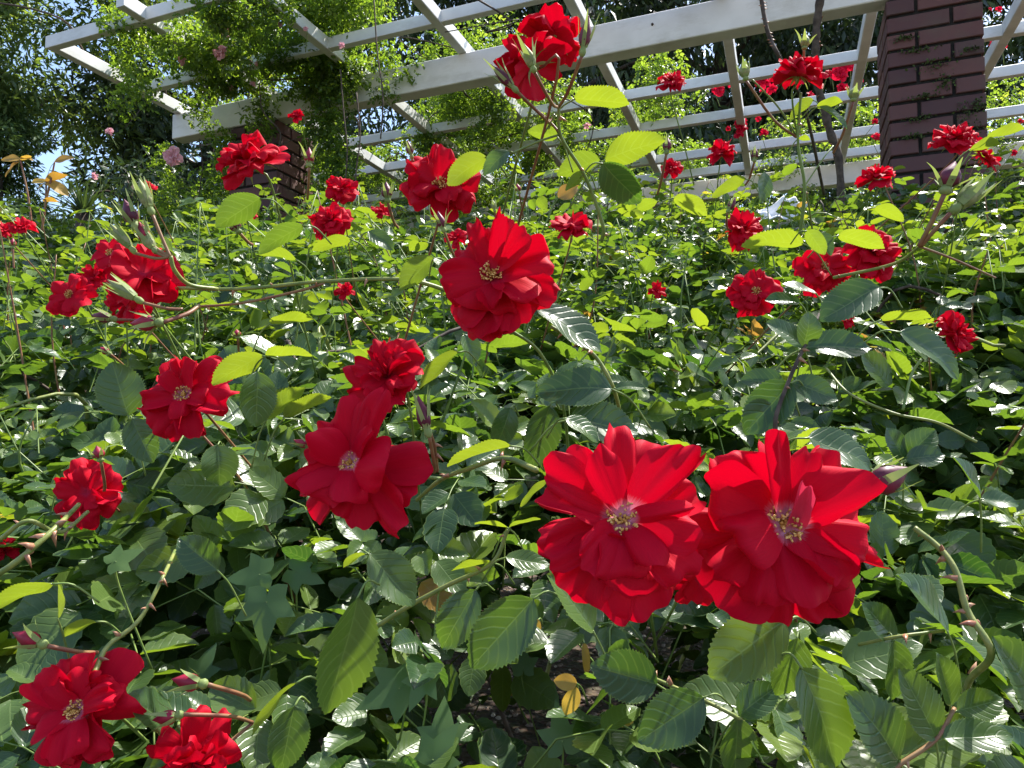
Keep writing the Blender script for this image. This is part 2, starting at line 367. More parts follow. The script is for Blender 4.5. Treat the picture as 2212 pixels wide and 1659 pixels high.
# pebbles
def pebble_tpl(seed):
    rr = random.Random(seed); V = [(0, 0, 0.32), (0, 0, -0.3)]; 
    for k in range(6):
        a = k*math.pi/3; q = rr.uniform(0.75, 1.1); V.append((0.5*q*math.cos(a), 0.38*q*math.sin(a), rr.uniform(-0.05, 0.05)))
    Fc = [(0, 2+k, 2+(k+1) % 6) for k in range(6)]+[(1, 2+(k+1) % 6, 2+k) for k in range(6)]
    return np.array(V, np.float32), np.zeros((8, 2), np.float32), Fc
def peb_mat():
    m, n = newmat('pebble'); L = n.links.new
    rn = N(n, 'ShaderNodeAttribute', attribute_name='rnd').outputs['Fac']
    p = N(n, 'ShaderNodeBsdfPrincipled'); L(ramp(n, rn, [(0, (0.09, 0.06, 0.045)), (0.6, (0.24, 0.18, 0.15)), (1, (0.5, 0.42, 0.37))]), p.inputs['Base Color']); p.inputs['Roughness'].default_value = 0.8
    out = N(n, 'ShaderNodeOutputMaterial'); L(p.outputs[0], out.inputs[0]); return m
M['pebble'] = peb_mat()
pt = [pebble_tpl(i) for i in range(3)]
n = 9000
PP = np.stack([rng.uniform(-1.6, 1.8, n), rng.uniform(0.5, 3.2, n), rng.uniform(0.0, 0.006, n)], 1)
gr = scatter('gravel', pt, split(PP, rng.normal(0, 1, (n, 3))*np.array([1, 1, 0.15]), rot_jitter(np.tile([0, 0, 1.0], (n, 1)), 0.25), rng.uniform(0.008, 0.022, n), rng.uniform(0, 1, n)**1.5, 3), M['pebble'])
gr['kind'] = 'stuff'; gr['label'] = 'small brown pebbles and litter scattered on the soil'; gr['category'] = 'gravel'

# ------------------------------------------------------------------ pergola
EB = Vector((-0.9267, 0.3757, 0)).normalized(); EU = Vector((0.352, 0.936, 0)).normalized()
P0 = Vector((1.475, 2.90, 0))
UZ = Vector((0, 0, 1))
def pg(t, u, z): return P0+EB*t+EU*u+UZ*(z+EYE)
perg = empty('pergola', P0, 'white timber pergola lattice on brick pillars behind the rose hedge', 'pergola')
def bevelbox(name, t0, t1, u0, u1, z0, z1, mat, parent, b=0.004):
    """long timber with chamfered edges"""
    m = MB(); o = pg(0, 0, 0)
    cs = [(t0, t1, u0, u1)]
    prof = None
    if (t1-t0) > (u1-u0):
        a, c = u0, u1; ring = [(a+b, z0), (c-b, z0), (c, z0+b), (c, z1-b), (c-b, z1), (a+b, z1), (a, z1-b), (a, z0+b)]
        V = [pg(t, q[0], q[1]) for t in (t0, t1) for q in ring]
    else:
        a, c = t0, t1; ring = [(a+b, z0), (c-b, z0), (c, z0+b), (c, z1-b), (c-b, z1), (a+b, z1), (a, z1-b), (a, z0+b)]
        V = [pg(q[0], u, q[1]) for u in (u0, u1) for q in ring]
    Fc = [(k, (k+1) % 8, 8+(k+1) % 8, 8+k) for k in range(8)]+[tuple(range(7, -1, -1)), tuple(range(8, 16))]
    m.add(V, Fc, None, 0.5, 0); return m.build(name, mat, parent, smooth=False)
ZB, ZT = 1.735, 1.885
bevelbox('beam', -3.2, 3.81, 0.0, 0.09, ZB, ZT, M['white'], perg)
bevelbox('beam', -3.2, 3.81, 2.42, 2.51, ZB, ZT, M['white'], perg)
for k in range(-4, 7):
    t = -0.04+0.635*k
    bevelbox('rafter', t-0.024, t+0.024, -0.80 if k == 6 else -0.95, 2.95, ZT+0.001, ZT+0.066, M['white'], perg, 0.003)
for u in (-0.81, -0.27, 0.86, 1.35, 1.95, 2.33, 2.85):
    # purlins run between the first and last rafters, halved in just above their underside
    bevelbox('purlin', -3.0, 3.79, u-0.02, u+0.02, ZT+0.004 if u > -0.8 else ZT-0.002, ZT+0.062 if u > -0.8 else ZT+0.060, M['white'], perg, 0.002)

def pillar(t0, u0, w=0.34, moss=False):
    m = MB(); H = ZB+EYE-0.004 if not moss else 3.35; ch = 0.0715; nC = int(H/ch)
    H = ZB+EYE-0.003
    nC = int(round(H/ch)); ch = H/nC; base = P0+EB*t0+EU*u0
    ex = -EB; ey = EU       # ex to the right along the face, ey away
    core = MB(); r_ = 0.010
    m.box(base+ex*r_+ey*r_, ex*(w-2*r_), ey*(w-2*r_), UZ*H, 0.5, 1)
    jt = 0.013
    for c in range(nC):
        z = c*ch+0.004; h = ch-jt
        # four faces in a pinwheel of one full + one half brick, alternating by course
        L1 = 0.222; L2 = w-L1-jt
        depth = 0.05
        def face(o, a, b, order):
            s_ = 0.0
            for ln in order:
                q = R.uniform(-0.0015, 0.0015)
                O = o+a*s_-b*q+UZ*z
                e = 0.003
                # chamfered brick front
                A = [O+a*e+UZ*e, O+a*(ln-e)+UZ*e, O+a*(ln-e)+UZ*(h-e), O+a*e+UZ*(h-e)]
                B = [O+b*e, O+a*ln+b*e, O+a*ln+b*e+UZ*h, O+b*e+UZ*h]
                C = [v+b*depth for v in B]
                m.add(A+B+C, [(0,1,2,3)]+[(4+i, 4+(i+1) % 4, (i+1) % 4, i) for i in range(4)]+[(8+i, 8+(i+1) % 4, 4+(i+1) % 4, 4+i) for i in range(4)]+[(11,10,9,8)], None, R.random(), 0)
                s_ += ln+jt
        od = [L2, L1] if c % 2 == 0 else [L1, L2]
        # front and back full width, sides trimmed by the depth of the front bricks
        face(base, ex, ey, od)
        face(base+ex*w+ey*w, -ex, -ey, od)
        sw = w-2*depth-2*0.0035-2*jt*0
        s1 = sw*0.66 if c % 2 else sw*0.32
        off = depth+0.0045
        face(base+ey*(w-off), -ey, ex, [s1-jt, sw-s1-0.002])
        face(base+ex*w+ey*off, ey, -ex, [s1-jt, sw-s1-0.002])
    o = m.build('brick_pillar', [M['brick'], M['mortar']], perg, smooth=False)
    if moss:
        # tufts of moss sitting in the joints of the near face
        P = []; 
        spots = [(0.17, 2.18, 0.06, 0.03), (0.20, 2.10, 0.035, 0.03), (0.13, 2.06, 0.05, 0.012), (0.10, 1.97, 0.07, 0.012), (0.26, 1.96, 0.04, 0.05), (0.27, 1.90, 0.06, 0.02), (0.24, 1.87, 0.05, 0.015), (0.10, 2.25, 0.07, 0.010), (0.29, 2.22, 0.04, 0.008), (0.31, 1.99, 0.03, 0.02), (0.08, 1.90, 0.06, 0.008), (0.28, 1.83, 0.05, 0.008), (0.06, 2.31, 0.05, 0.008)]
        for x, z, sx, sz in spots:
            for _ in range(int(8000*sx*(sz+0.01))+60):
                P.append(base+ex*(x+R.gauss(0, sx*0.5))+UZ*(z-0.09+R.gauss(0, sz*0.6))-ey*R.uniform(0, 0.008))
        P = np.array([tuple(p) for p in P if (p-base).dot(ex) < w-0.005]); n = len(P)
        D = rng.normal(0, 0.6, (n, 3))-np.array(tuple(ey))*0.8+np.array([0, 0, -0.4])
        mo = scatter('moss', TPL_FAR[:1], split(P, D, rng.normal(0, 1, (n, 3)), rng.uniform(0.006, 0.014, n), rng.random(n), 1), M['moss'], o)
    return o
pillar(-0.05, 0.0, 0.335, moss=True)
pillar(3.357, 0.0)
# bolts on the beam front
for t in (2.62, 0.9, -0.8):
    m = MB(); c = pg(t, 0, ZT-0.055); m.tube([c+EU*0.004, c-EU*0.005], 0.006, 8); m.build('bolt', M['woody'], perg)

# ------------------------------------------------------------------ rose hedge
PROF = [(0.0, -0.30), (0.12, -0.235), (0.155, -0.185), (0.23, -0.11), (0.315, -0.004), (0.445, 0.151), (0.685, 0.400), (1.0, 0.795), (1.09, 0.74), (1.18, 0.45), (1.25, -0.2), (1.3, -EYE)]
pq = np.array([p[0] for p in PROF]); pz = np.array([p[1] for p in PROF])
def crest(X): return 2.72-0.30*(X-1.0)*np.where(X < 1.0, 1, 1.0)
def surf(X, Y):
    Yc = crest(X); q = Y/Yc
    z = np.interp(q, pq, pz)*np.where(q > 1.25, 1, Yc/2.7)
    # the crest sits a little lower to the left
    z = z+0.05*(q > 0.6)*(q-0.6)/0.4*np.clip((X-0.2)/1.5, -1, 1)*(q < 1.2)
    z = z+0.045*np.sin(X*5.1+Y*2.3)+0.04*np.sin(X*2.3-Y*6.1+1)+0.02*np.sin(X*13+2)*np.sin(Y*11)
    return z+EYE
hedge = empty('rose_hedge', (0, 2, 0), 'broad bank of glossy green shrub roses sloping up towards the pergola', 'rose hedge')

def hedge_points(n, xr, yr, depth, pw=1.6):
    X = rng.uniform(*xr, n); Y = rng.uniform(*yr, n)
    ok = (Y < crest(X)*1.2)
    X, Y = X[ok], Y[ok]
    dd = depth*rng.random(len(X))**pw
    Z = surf(X, Y)-dd
    # cull outside the fan the photograph (plus side steps) can see
    ok = (np.abs(X) < 0.35+0.95*Y) & (Z > 0.03)
    # an opening low in the middle where the soil shows through
    def hole(cx, cy, rx, ry, k): return rng.random(len(X)) > k*np.exp(-(((X-cx)/rx)**2+((Y-cy)/ry)**2)**1.5)
    zr = (Z-EYE)/np.maximum(Y, 0.2)*F; px = 1106+X/Y*F; py = 921-zr
    ok &= rng.random(len(X)) > 0.97*np.exp(-(((px-1190)/300)**2+((py-1500)/220)**2)**1.5)
    ok &= rng.random(len(X)) > 0.72*np.exp(-(((px-480)/200)**2+((py-1330)/130)**2))
    ok &= rng.random(len(X)) > 0.55*np.exp(-(((px-180)/220)**2+((py-880)/90)**2))
    return np.stack([X[ok], Y[ok], Z[ok]], 1), dd[ok]

HV = np.array(tuple((SUN+CT).normalized()))       # halfway from sun to lens; some leaves are turned this way to glint
def hedge_compounds(n, xr, yr, depth, size, lum=0.42, jit=0.25, nl=5, up=0.75):
    P, dd = hedge_points(n, xr, yr, depth)
    k = len(P)
    az = rng.uniform(0, 2*math.pi, k)
    Rd = np.stack([np.cos(az), np.sin(az)-0.25, rng.normal(0.05, 0.35, k)], 1); Rd = nrm(Rd)
    Nn = nrm(np.stack([rng.normal(0, 0.42, k), rng.normal(-0.28, 0.42, k), np.full(k, up)], 1))
    gl = rng.random(k) < 0.36; Nn[gl] = nrm(HV+rng.normal(0, 0.16, (gl.sum(), 3)))
    s_ = size*rng.uniform(0.6, 1.3, k)*(1+0.22*np.sin(P[:, 0]*7+1)*np.sin(P[:, 1]*6))
    # young growth at the surface is yellower
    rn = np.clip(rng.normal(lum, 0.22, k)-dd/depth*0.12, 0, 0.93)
    w = (rng.random(k) < 0.014) & (P[:, 1] > 0.85); rn[w] = rng.uniform(0.965, 1.0, w.sum())
    return make_compounds(P, Rd, Nn, s_, rn, nl, jit), (P, Rd, s_)

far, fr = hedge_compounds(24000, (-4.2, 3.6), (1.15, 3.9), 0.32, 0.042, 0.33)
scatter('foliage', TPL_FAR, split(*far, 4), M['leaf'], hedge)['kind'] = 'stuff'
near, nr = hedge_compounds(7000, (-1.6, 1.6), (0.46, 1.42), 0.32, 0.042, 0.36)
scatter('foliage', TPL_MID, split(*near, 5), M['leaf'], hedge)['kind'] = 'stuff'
# upright leafy shoots that stand out of the mound
SP = []; SD = []; SN = []; SS = []; SR = []
for k in range(430):
    far_ = k < 250 or k >= 330
    if far_: x = R.uniform(-3.6, 3.2); y = float(crest(np.array(x)))*R.uniform(0.55, 1.03)
    else: x = R.uniform(-1.0, 1.2); y = R.uniform(0.75, 1.5)
    if abs(x) > 0.3+0.85*y: continue
    z = float(surf(np.array(x), np.array(y)))
    if k >= 330:                      # tall young shoots nearer the lens, their tips at the skyline of the hedge
        y = R.uniform(1.15, 1.9); x = R.uniform(-0.75, 0.72)*y; z = float(surf(np.array(x), np.array(y)))
        hh = EYE+(921-R.uniform(395, 560)+0.03*(x/y)*F)/F*y-z
    hgt = R.uniform(.05, .17) if far_ else R.uniform(.03, .09)
    if k >= 330: hgt = min(hh, 0.42)
    b = Vector((x, y, z-0.12)); tp = Vector((x+R.uniform(-.09, .09), y-R.uniform(-.03, .10), z+hgt)); md = b*.5+tp*.5+Vector((R.uniform(-.03, .03), R.uniform(-.03, .03), .02))
    pts = spline([b, md, tp], 5); m = MB(); m.tube(pts, list(np.linspace(.0022, .001, len(pts))), 5); m.build('shoot', M['redstem'] if k % 4 == 0 else M['stem'], hedge)
    nn = 6 if far_ else 4; a = R.uniform(0, 6.28)
    for i in range(nn):
        p = pts[int((len(pts)-1)*(0.45+0.55*i/(nn-1)))]; a += 2.4
        SP.append(tuple(p)); SD.append((math.cos(a), math.sin(a), R.uniform(.1, .5))); SN.append((R.gauss(0, .3), R.gauss(-.1, .3), 1)); SS.append(R.uniform(.026, .044)*(1-.25*i/nn)); SR.append(min(.9, .30+.42*i/nn+R.gauss(0, .16)))
SS = np.array(SS); sh = make_compounds(np.array(SP), np.array(SD), np.array(SN), SS, np.clip(np.array(SR), 0, .94), 5, .2)
scatter('foliage', TPL_MID, split(*sh, 5), M['leaf'], hedge)['kind'] = 'stuff'
nr = (np.concatenate([nr[0], np.array(SP)]), np.concatenate([nr[1], nrm(np.array(SD))]), np.concatenate([nr[2], SS]))
# rachises and fine twigs of the nearer foliage
tw = MB()
for (P, Rd, s_), stp in ((nr, 2), (fr, 9)):
    for i in range(0, len(P), stp):
        p = Vector(P[i]); d = Vector(Rd[i]); L_ = s_[i]*1.3
        q = p-d*0.05+Vector((R.uniform(-.02, .02), R.uniform(0, .03), -0.05))
        tw.tube([q, p, p+d*L_*0.6, p+d*L_+Vector((0, 0, -0.1*L_))], [0.0011, 0.0009, 0.0007, 0.0005], 3, 0, 0.5, False)
tw.build('twigs', M['stem'], hedge)['kind'] = 'stuff'
hedge.children[-1].name = 'twig_mass'
# canes inside the mound
for k in range(70):
    x = R.uniform(-2.6, 2.6); y = R.uniform(0.7, 3.0) if k % 2 else R.uniform(0.6, 1.5)
    if abs(x) > 0.3+y: continue
    top = float(surf(np.array(x), np.array(y)))+R.uniform(-0.06, 0.05)
    if y < 1.0: continue
    bx, by = x+R.uniform(-0.4, 0.4), y+R.uniform(0.1, 0.6)
    m = MB(); pts = spline([(bx, by, 0), (bx*0.6+x*0.4+R.uniform(-.08, .08), by, top*0.5), (x, y, top), (x+R.uniform(-.15, .15), y-R.uniform(.05, .2), top+R.uniform(-.08, .02))], 6)
    m.tube(pts, list(np.linspace(0.006, 0.002, len(pts))), 6)
    m.build('cane', M['woody'] if k % 3 == 0 else M['cane'], hedge)

# ------------------------------------------------------------------ roses
def petal_grid(L_, W_, elev, curl, cup, ruf, fold, roll, rr, nu=12, nv=12, pinch=0.22, sharp=2.6):
    """petal from the flower's centre: +x outwards, +z up the flower's axis"""
    ph = [rr.uniform(0, 6.28) for _ in range(6)]; k1 = rr.uniform(1.3, 2.3); k2 = rr.uniform(3.0, 5.0); skew = rr.uniform(-0.12, 0.12)
    V = []; UV = []; off = rr.uniform(0, 5)
    fv = rr.uniform(-0.3, 0.3); hinge = [(rr.uniform(0.25, 0.6), rr.choice([0, 0, 1.0, 1.4, -0.8, -1.2])) for _ in (0, 1)]; notch = rr.choice([0, 0, 0, 0.05]); nv0 = rr.uniform(-0.4, 0.4); fl = [rr.choice([0, 0, 0.4, -0.5]) for _ in (0, 1)]
    for j in range(nv+1):
        v = j/nv*2-1
        edge = 1-0.12*abs(v)**2.6+0.020*math.sin(k2*v+ph[0])+0.016*math.sin(2.1*k2*v+ph[1])+skew*v-notch*max(0, 1-abs(v-nv0)*5)
        x = 0.0; z = 0.0; px_ = 0
        th0 = elev
        for i in range(nu+1):
            u = i/nu
            w = 0.5*W_*(pinch+(1-pinch)*math.sin(min(u/0.86, 1)*math.pi/2)**1.15)
            if u > 0.88: w *= math.sqrt(max(0.05, 1-((u-0.88)/0.21)**2))
            r = u*L_*edge
            th = elev-curl*u*u-1.7*roll*max(0, (u-0.74)/0.26)**1.5*(0.6+0.6*math.sin(1.7*v+ph[4]))
            dr = r-px_; px_ = r; x += dr*math.cos(th); z += dr*math.sin(th)
            zz = z+cup*W_*(v*v)*(0.3+0.7*u)*0.5
            zz += ruf*L_*(u**2)*(0.6*math.sin(k1*math.pi*v+ph[2])+0.5*(abs(math.sin(k2*v*0.8+ph[3]))-0.6)+0.25*math.sin(k2*2*v+ph[5])*u*u)
            zz += fold*W_*u*(1-min(1, abs(v-fv)*1.3))
            zz += fl[v > 0]*W_*0.9*max(0, abs(v)-0.55)**1.3*u
            yy = v*w*(1-0.35*abs(fold)); hs, hp = hinge[v > 0]
            if hp and abs(v) > hs:        # one side of the petal is creased along a radial line
                y0 = math.copysign(hs*w, v); e_ = abs(yy)-abs(y0); pp = hp*min(1, u*1.6)
                if e_ > 0: yy = math.copysign(abs(y0)+e_*math.cos(pp), v); zz += e_*math.sin(pp)
            V.append((x, yy, zz)); UV.append((u, v*0.5+0.5+off))
    Fc = []
    for j in range(nv):
        for i in range(nu):
            a = j*(nu+1)+i; Fc.append((a, a+1, a+nu+2, a+nu+1))
    return V, Fc, UV

def frame(axis, ref=None):
    z = Vector(axis).normalized(); r = Vector(ref) if ref is not None else CU
    y = (r-z*r.dot(z))
    if y.length < 0.05: y = CT-z*CT.dot(z)
    y.normalize(); x = y.cross(z); return Matrix((x, y, z)).transposed()
def cam_axis(r, u, t): return (CX*r+CU*u+CT*t).normalized()

def put(mb, V, Fc, UV, Mx, c, r=0.5, mi=0): mb.add([c+Mx@Vector(v) for v in V], Fc, UV, r, mi)

def petals_for(kind, rr, D):
    """(angle, length, width, elevation, curl, cup, ruffle, fold, roll, base height)"""
    out = []; a0 = rr.uniform(0, 6.28)
    def whorl(n, L_, W_, el, curl, cup, ruf, z, jl=0.1):
        nonlocal a0
        for k in range(n):
            a = a0+2*math.pi*k/n+rr.gauss(0, 0.17)
            out.append((a, L_*rr.uniform(1-jl, 1+jl), W_*rr.uniform(0.85, 1.15), el+rr.gauss(0, 0.09), curl*rr.uniform(0.4, 1.4), cup, ruf*rr.uniform(0.6, 1.5), rr.choice([0, 0, 0, 0.12, -0.12]), rr.uniform(0, 1.1), z+rr.uniform(-0.01, 0.01)*D))
        a0 += math.pi/n+rr.gauss(0, 0.3)
    R_ = D/2
    if kind == 'open':
        whorl(6, R_*1.02, R_*0.98, 0.10, 0.30, 0.05, 0.10, -0.05*D); whorl(6, R_*0.98, R_*0.85, 0.33, 0.45, 0.06, 0.12, -0.015*D)
        whorl(5, R_*0.80, R_*0.66, 0.66, 0.75, 0.08, 0.14, 0.01*D, 0.2)
    elif kind == 'single':
        whorl(6, R_*1.0, R_*1.0, 0.12, 0.25, 0.04, 0.09, -0.03*D); whorl(5, R_*0.86, R_*0.8, 0.4, 0.5, 0.05, 0.12, 0)
    elif kind == 'double':
        whorl(6, R_*1.0, R_*1.0, 0.10, 0.35, 0.05, 0.10, -0.06*D); whorl(6, R_*0.97, R_*0.85, 0.42, 0.55, 0.06, 0.13, -0.02*D)
        whorl(6, R_*0.82, R_*0.65, 0.85, 0.9, 0.10, 0.15, 0.0); whorl(5, R_*0.55, R_*0.45, 1.2, 0.7, 0.14, 0.2, 0.01*D, 0.2)
    elif kind == 'cup':
        whorl(5, R_*1.05, R_*1.0, -0.15, 0.5, 0.05, 0.12, -0.05*D); whorl(6, R_*1.0, R_*0.9, 0.5, 0.6, 0.08, 0.13, -0.01*D)
        whorl(6, R_*0.95, R_*0.7, 0.95, 0.8, 0.12, 0.14, 0.01*D); whorl(3, R_*0.6, R_*0.5, 1.3, 0.5, 0.2, 0.16, 0.01*D)
    elif kind == 'tiny':
        whorl(5, R_, R_*1.0, 0.15, 0.4, 0.05, 0.12, 0); whorl(5, R_*0.85, R_*0.7, 0.7, 0.6, 0.08, 0.14, 0); whorl(4, R_*0.6, R_*0.5, 1.1, 0.6, 0.1, 0.2, 0)
    return out

def stamen_mesh(c, Mx, D, parent, rr, n=70, spread=0.095):
    m = MB()
    ctr = c+Mx@Vector((0, 0, 0.01*D)); 
    # pale green heart of styles
    for k in range(9):
        a = rr.uniform(0, 6.28); q = rr.uniform(0, 0.022)*D
        b = c+Mx@Vector((q*math.cos(a), q*math.sin(a), 0)); m.tube([b, b+Mx@Vector((q*.4*math.cos(a), q*.4*math.sin(a), 0.085*D))], [0.012*D, 0.010*D], 4, 0)
    for k in range(n):
        a = rr.uniform(0, 6.28); q = math.sqrt(rr.uniform(0.10, 1))*spread*D; h = (0.12-0.05*(q/(spread*D))**2)*D*rr.uniform(0.75, 1.15)
        p0 = c+Mx@Vector((0.25*q*math.cos(a), 0.25*q*math.sin(a), 0)); p1 = c+Mx@Vector((0.75*q*math.cos(a+.1), 0.75*q*math.sin(a+.1), h*0.6)); p2 = c+Mx@Vector((q*math.cos(a), q*math.sin(a), h))
        m.tube([p0, p1, p2], [0.0038*D]*3, 3, 0, 0.5, False)
        r_ = 0.0075*D*rr.uniform(0.8, 1.25); d_ = Mx@Vector((rr.uniform(-1, 1), rr.uniform(-1, 1), rr.uniform(-.3, .8))).normalized()
        m.tube([p2-d_*r_*1.3, p2-d_*r_*0.5, p2+d_*r_*0.5, p2+d_*r_*1.3], [r_*0.35, r_*0.8, r_*0.8, r_*0.3], 5, 1)
    return m.build('stamen_cluster', [M['filament'], M['anther']], parent)

def calyx(c, Mx, D, parent, rr, mat='sepal', spreadz=-0.5):
    m = MB()
    m.tube([c+Mx@Vector((0, 0, z*D)) for z in (-0.20, -0.17, -0.13, -0.09, -0.06)], [0.012*D, 0.030*D, 0.038*D, 0.033*D, 0.045*D], 8, 0)
    for k in range(5):
        a = 2*math.pi*k/5+rr.uniform(-.2, .2)
        V = []; n_ = 7
        for i in range(n_):
            u = i/(n_-1); w = 0.035*D*math.sin(math.pi*min(1, (u*0.85+0.15)))*(1-u*0.5); r_ = (0.03+0.26*u)*D; zz = (-0.06+spreadz*0.35*u*u)*D
            for s_ in (-1, 0, 1): V.append((r_*math.cos(a)-s_*w*math.sin(a), r_*math.sin(a)+s_*w*math.cos(a), zz-0.012*D*(s_ == 0)))
        m.add([c+Mx@Vector(v) for v in V], [(i*3+j, i*3+j+1, i*3+j+4, i*3+j+3) for i in range(n_-1) for j in (0, 1)], None, 0.5, 0)
    return m.build('calyx', M[mat], parent)

def rose(x, y, dpx, d, axis, kind, label, seed, root=None, plist=None, mat='red', stam=True, group='red roses on the hedge', zoff=0.0, spin=None, sep=True, stem_pts=None, detail=12):
    rr = random.Random(seed); c = at(x, y, d); D = dpx/F*d
    a = cam_axis(*axis); Mx = frame(a)
    name = 'rose'
    t = empty(name, c, label, 'rose', group)
    if plist is None: pl = petals_for(kind, rr, D)
    else:
        s_ = d/F
        pl = []
        for q in plist:
            an, ln, wd, el, z, fo = q[:6]
            el = math.radians(el); curl = q[6] if len(q) > 6 else 0.25; roll = q[7] if len(q) > 7 else rr.uniform(0, 0.7)
            el *= 1.15; pl.append((math.radians(an), ln*s_/max(0.35, math.cos(el-curl*0.4)), wd*1.42*s_, el, curl, rr.choice([-0.10, 0.03, 0.14]), 0.075, fo, roll, z*0.013*D))
    big = dpx >= 85
    corolla = MB()
    for (an, L_, W_, el, curl, cup, ruf, fo, roll, z) in pl:
        V, Fc, UV = petal_grid(L_, W_, el, curl, cup, ruf, fo, roll, rr, detail if big else 7, detail if big else 7)
        ca, sa = math.cos(an), math.sin(an)
        V = [(ca*p[0]-sa*p[1], sa*p[0]+ca*p[1], p[2]+z) for p in V]
        if big:
            pm = MB(); put(pm, V, Fc, UV, Mx, c); pm.build('petal', M[mat], t)
        else: put(corolla, V, Fc, UV, Mx, c)
    if not big: corolla.build('corolla', M[mat], t)
    if stam: stamen_mesh(c+Mx@Vector((0, 0, (0.0+zoff)*D)), Mx, D, t, rr, 70 if dpx > 220 else 44 if big else 16)
    if sep: calyx(c, Mx, D, t, rr)
    # stem
    b = c+Mx@Vector((0, 0, -0.18*D))
    if stem_pts is None:
        if root is None: root = (rr.uniform(-.12, .12), rr.uniform(0.22, 0.38), -rr.uniform(0.13, 0.24))
        e = b+Vector(root)*(1.0 if d < 1.1 else 0.6)
        pts = spline([b, b-a*0.35*D+Vector((0, 0, -0.02*D)), b*0.45+e*0.55-a*0.1*D, e], 5)
    else: pts = spline([b]+[at(*p) for p in stem_pts], 5)
    m = MB(); m.tube(pts, list(np.linspace(0.0008+0.003*D, 0.0010+0.005*D, len(pts))), 6); m.build('stem', M['redstem'] if seed % 3 == 0 else M['stem'], t)
    return t, c, Mx, D

def scl(L, f): return [(q[0], q[1]*f, q[2])+tuple(q[3:]) for q in L]
# ang, len, width, elev, base z(% of D), fold, curl, roll
HERO_L = [
 (92, 211, 76, 8, 3, -0.10, 0.05, 0.5), (67, 199, 100, 2, -4, 0, 0.15, 0.3), (46, 190, 92, 24, 4, 0.22, 0.15, 0.2), (22, 168, 95, 14, -1, 0.05, 0.2, 0.4),
 (124, 198, 100, 2, -4, 0.06, 0.2, 0.3), (146, 203, 66, 20, 1, -0.12, 0.1, 0.5), (117, 142, 62, 34, 4, 0.28, 0.1, 0.1), (168, 186, 92, 20, 0, 0.08, 0.25, 0.8),
 (190, 192, 80, 2, -5, 0.0, 0.2, 0.3), (206, 186, 92, 12, -2, -0.06, 0.3, 0.6), (228, 200, 120, 0, -5, 0.0, 0.25, 0.5), (228, 142, 84, 30, 2, 0.1, 0.4, 0.9),
 (262, 150, 118, 30, 2, -0.04, 0.5, 1.2), (262, 210, 118, -2, -6, 0.05, 0.2, 0.4), (290, 208, 128, 2, -5, 0.0, 0.2, 0.5), (314, 192, 118, 14, -1, 0.1, 0.3, 0.8),
 (330, 185, 105, 4, -4, 0.05, 0.2, 0.6), (350, 148, 90, 32, 3, 0.12, 0.5, 1.0), (8, 120, 52, 42, 4, 0.25, 0.3, 0.3), (300, 118, 80, 40, 3, 0.0, 0.5, 1.0), (275, 165, 110, 14, -2, 0, 0.3, 0.5)]
HERO_R = [
 (85, 190, 125, 4, -5, 0, 0.15, 0.4), (128, 196, 98, 14, -2, 0.12, 0.2, 0.8), (104, 175, 66, 30, 3, 0.30, 0.1, 0.1), (54, 190, 118, 10, -1, 0, 0.2, 0.6), (47, 212, 72, 0, -6, 0, 0.1, 0.3),
 (30, 162, 108, 32, 3, 0.22, 0.3, 0.6), (10, 218, 118, 4, -5, 0, 0.25, 0.7), (342, 226, 95, 6, -4, 0.1, 0.3, 0.6), (326, 196, 112, 10, -2, 0.06, 0.3, 0.7), (346, 180, 100, 22, 1, 0.08, 0.3, 1.0),
 (312, 226, 120, 0, -6, 0, 0.2, 0.3), (296, 214, 130, 2, -6, 0.05, 0.2, 0.4), (280, 160, 126, 22, 2, -0.05, 0.25, 0.3), (268, 200, 98, -2, -6, 0, 0.2, 0.3), (250, 176, 90, 14, -1, 0.15, 0.3, 0.5),
 (228, 206, 138, 0, -6, 0, 0.25, 0.4), (212, 178, 100, 10, -3, 0.05, 0.3, 0.6), (196, 146, 104, 30, 3, 0.10, 0.5, 1.2), (157, 184, 116, 20, 0, -0.05, 0.3, 1.0), (177, 204, 96, 4, -5, 0.05, 0.2, 0.4),
 (70, 150, 60, 26, 1, 0.1, 0.2, 0.3), (310, 150, 110, 20, 0, 0.05, 0.3, 0.5)]
ROSE_C = [
 (116, 112, 50, 26, 2, 0.15, 0.1, 0.3), (98, 104, 44, 22, 1, 0.10, 0.1, 0.3), (66, 126, 84, 20, 0, 0.05, 0.1, 0.3), (44, 130, 82, 6, -3, 0.05, 0.15, 0.4), (36, 96, 64, 40, 3, 0.2, 0.2, 0.6),
 (152, 116, 86, 6, -4, 0.05, 0.15, 0.4), (134, 118, 72, 4, -5, 0, 0.1, 0.3), (196, 120, 84, 26, 1, -0.08, 0.5, 1.1), (222, 122, 90, 4, -5, 0.0, 0.2, 0.4), (2, 150, 92, 18, 0, 0.12, 0.35, 0.8),
 (340, 158, 78, 4, -4, 0.1, 0.3, 0.7), (322, 132, 76, 18, 0, 0.12, 0.4, 1.0), (246, 138, 96, 0, -6, 0.0, 0.2, 0.3), (268, 146, 96, -2, -6, 0.04, 0.2, 0.3), (294, 138, 96, 2, -5, 0.04, 0.2, 0.4), (254, 104, 96, 20, -1, 0, 0.6, 0.8), (290, 112, 92, 16, -2, 0.0, 0.6, 0.6), (58, 70, 36, 60, 3, 0.2, 0.2, 0.6)]
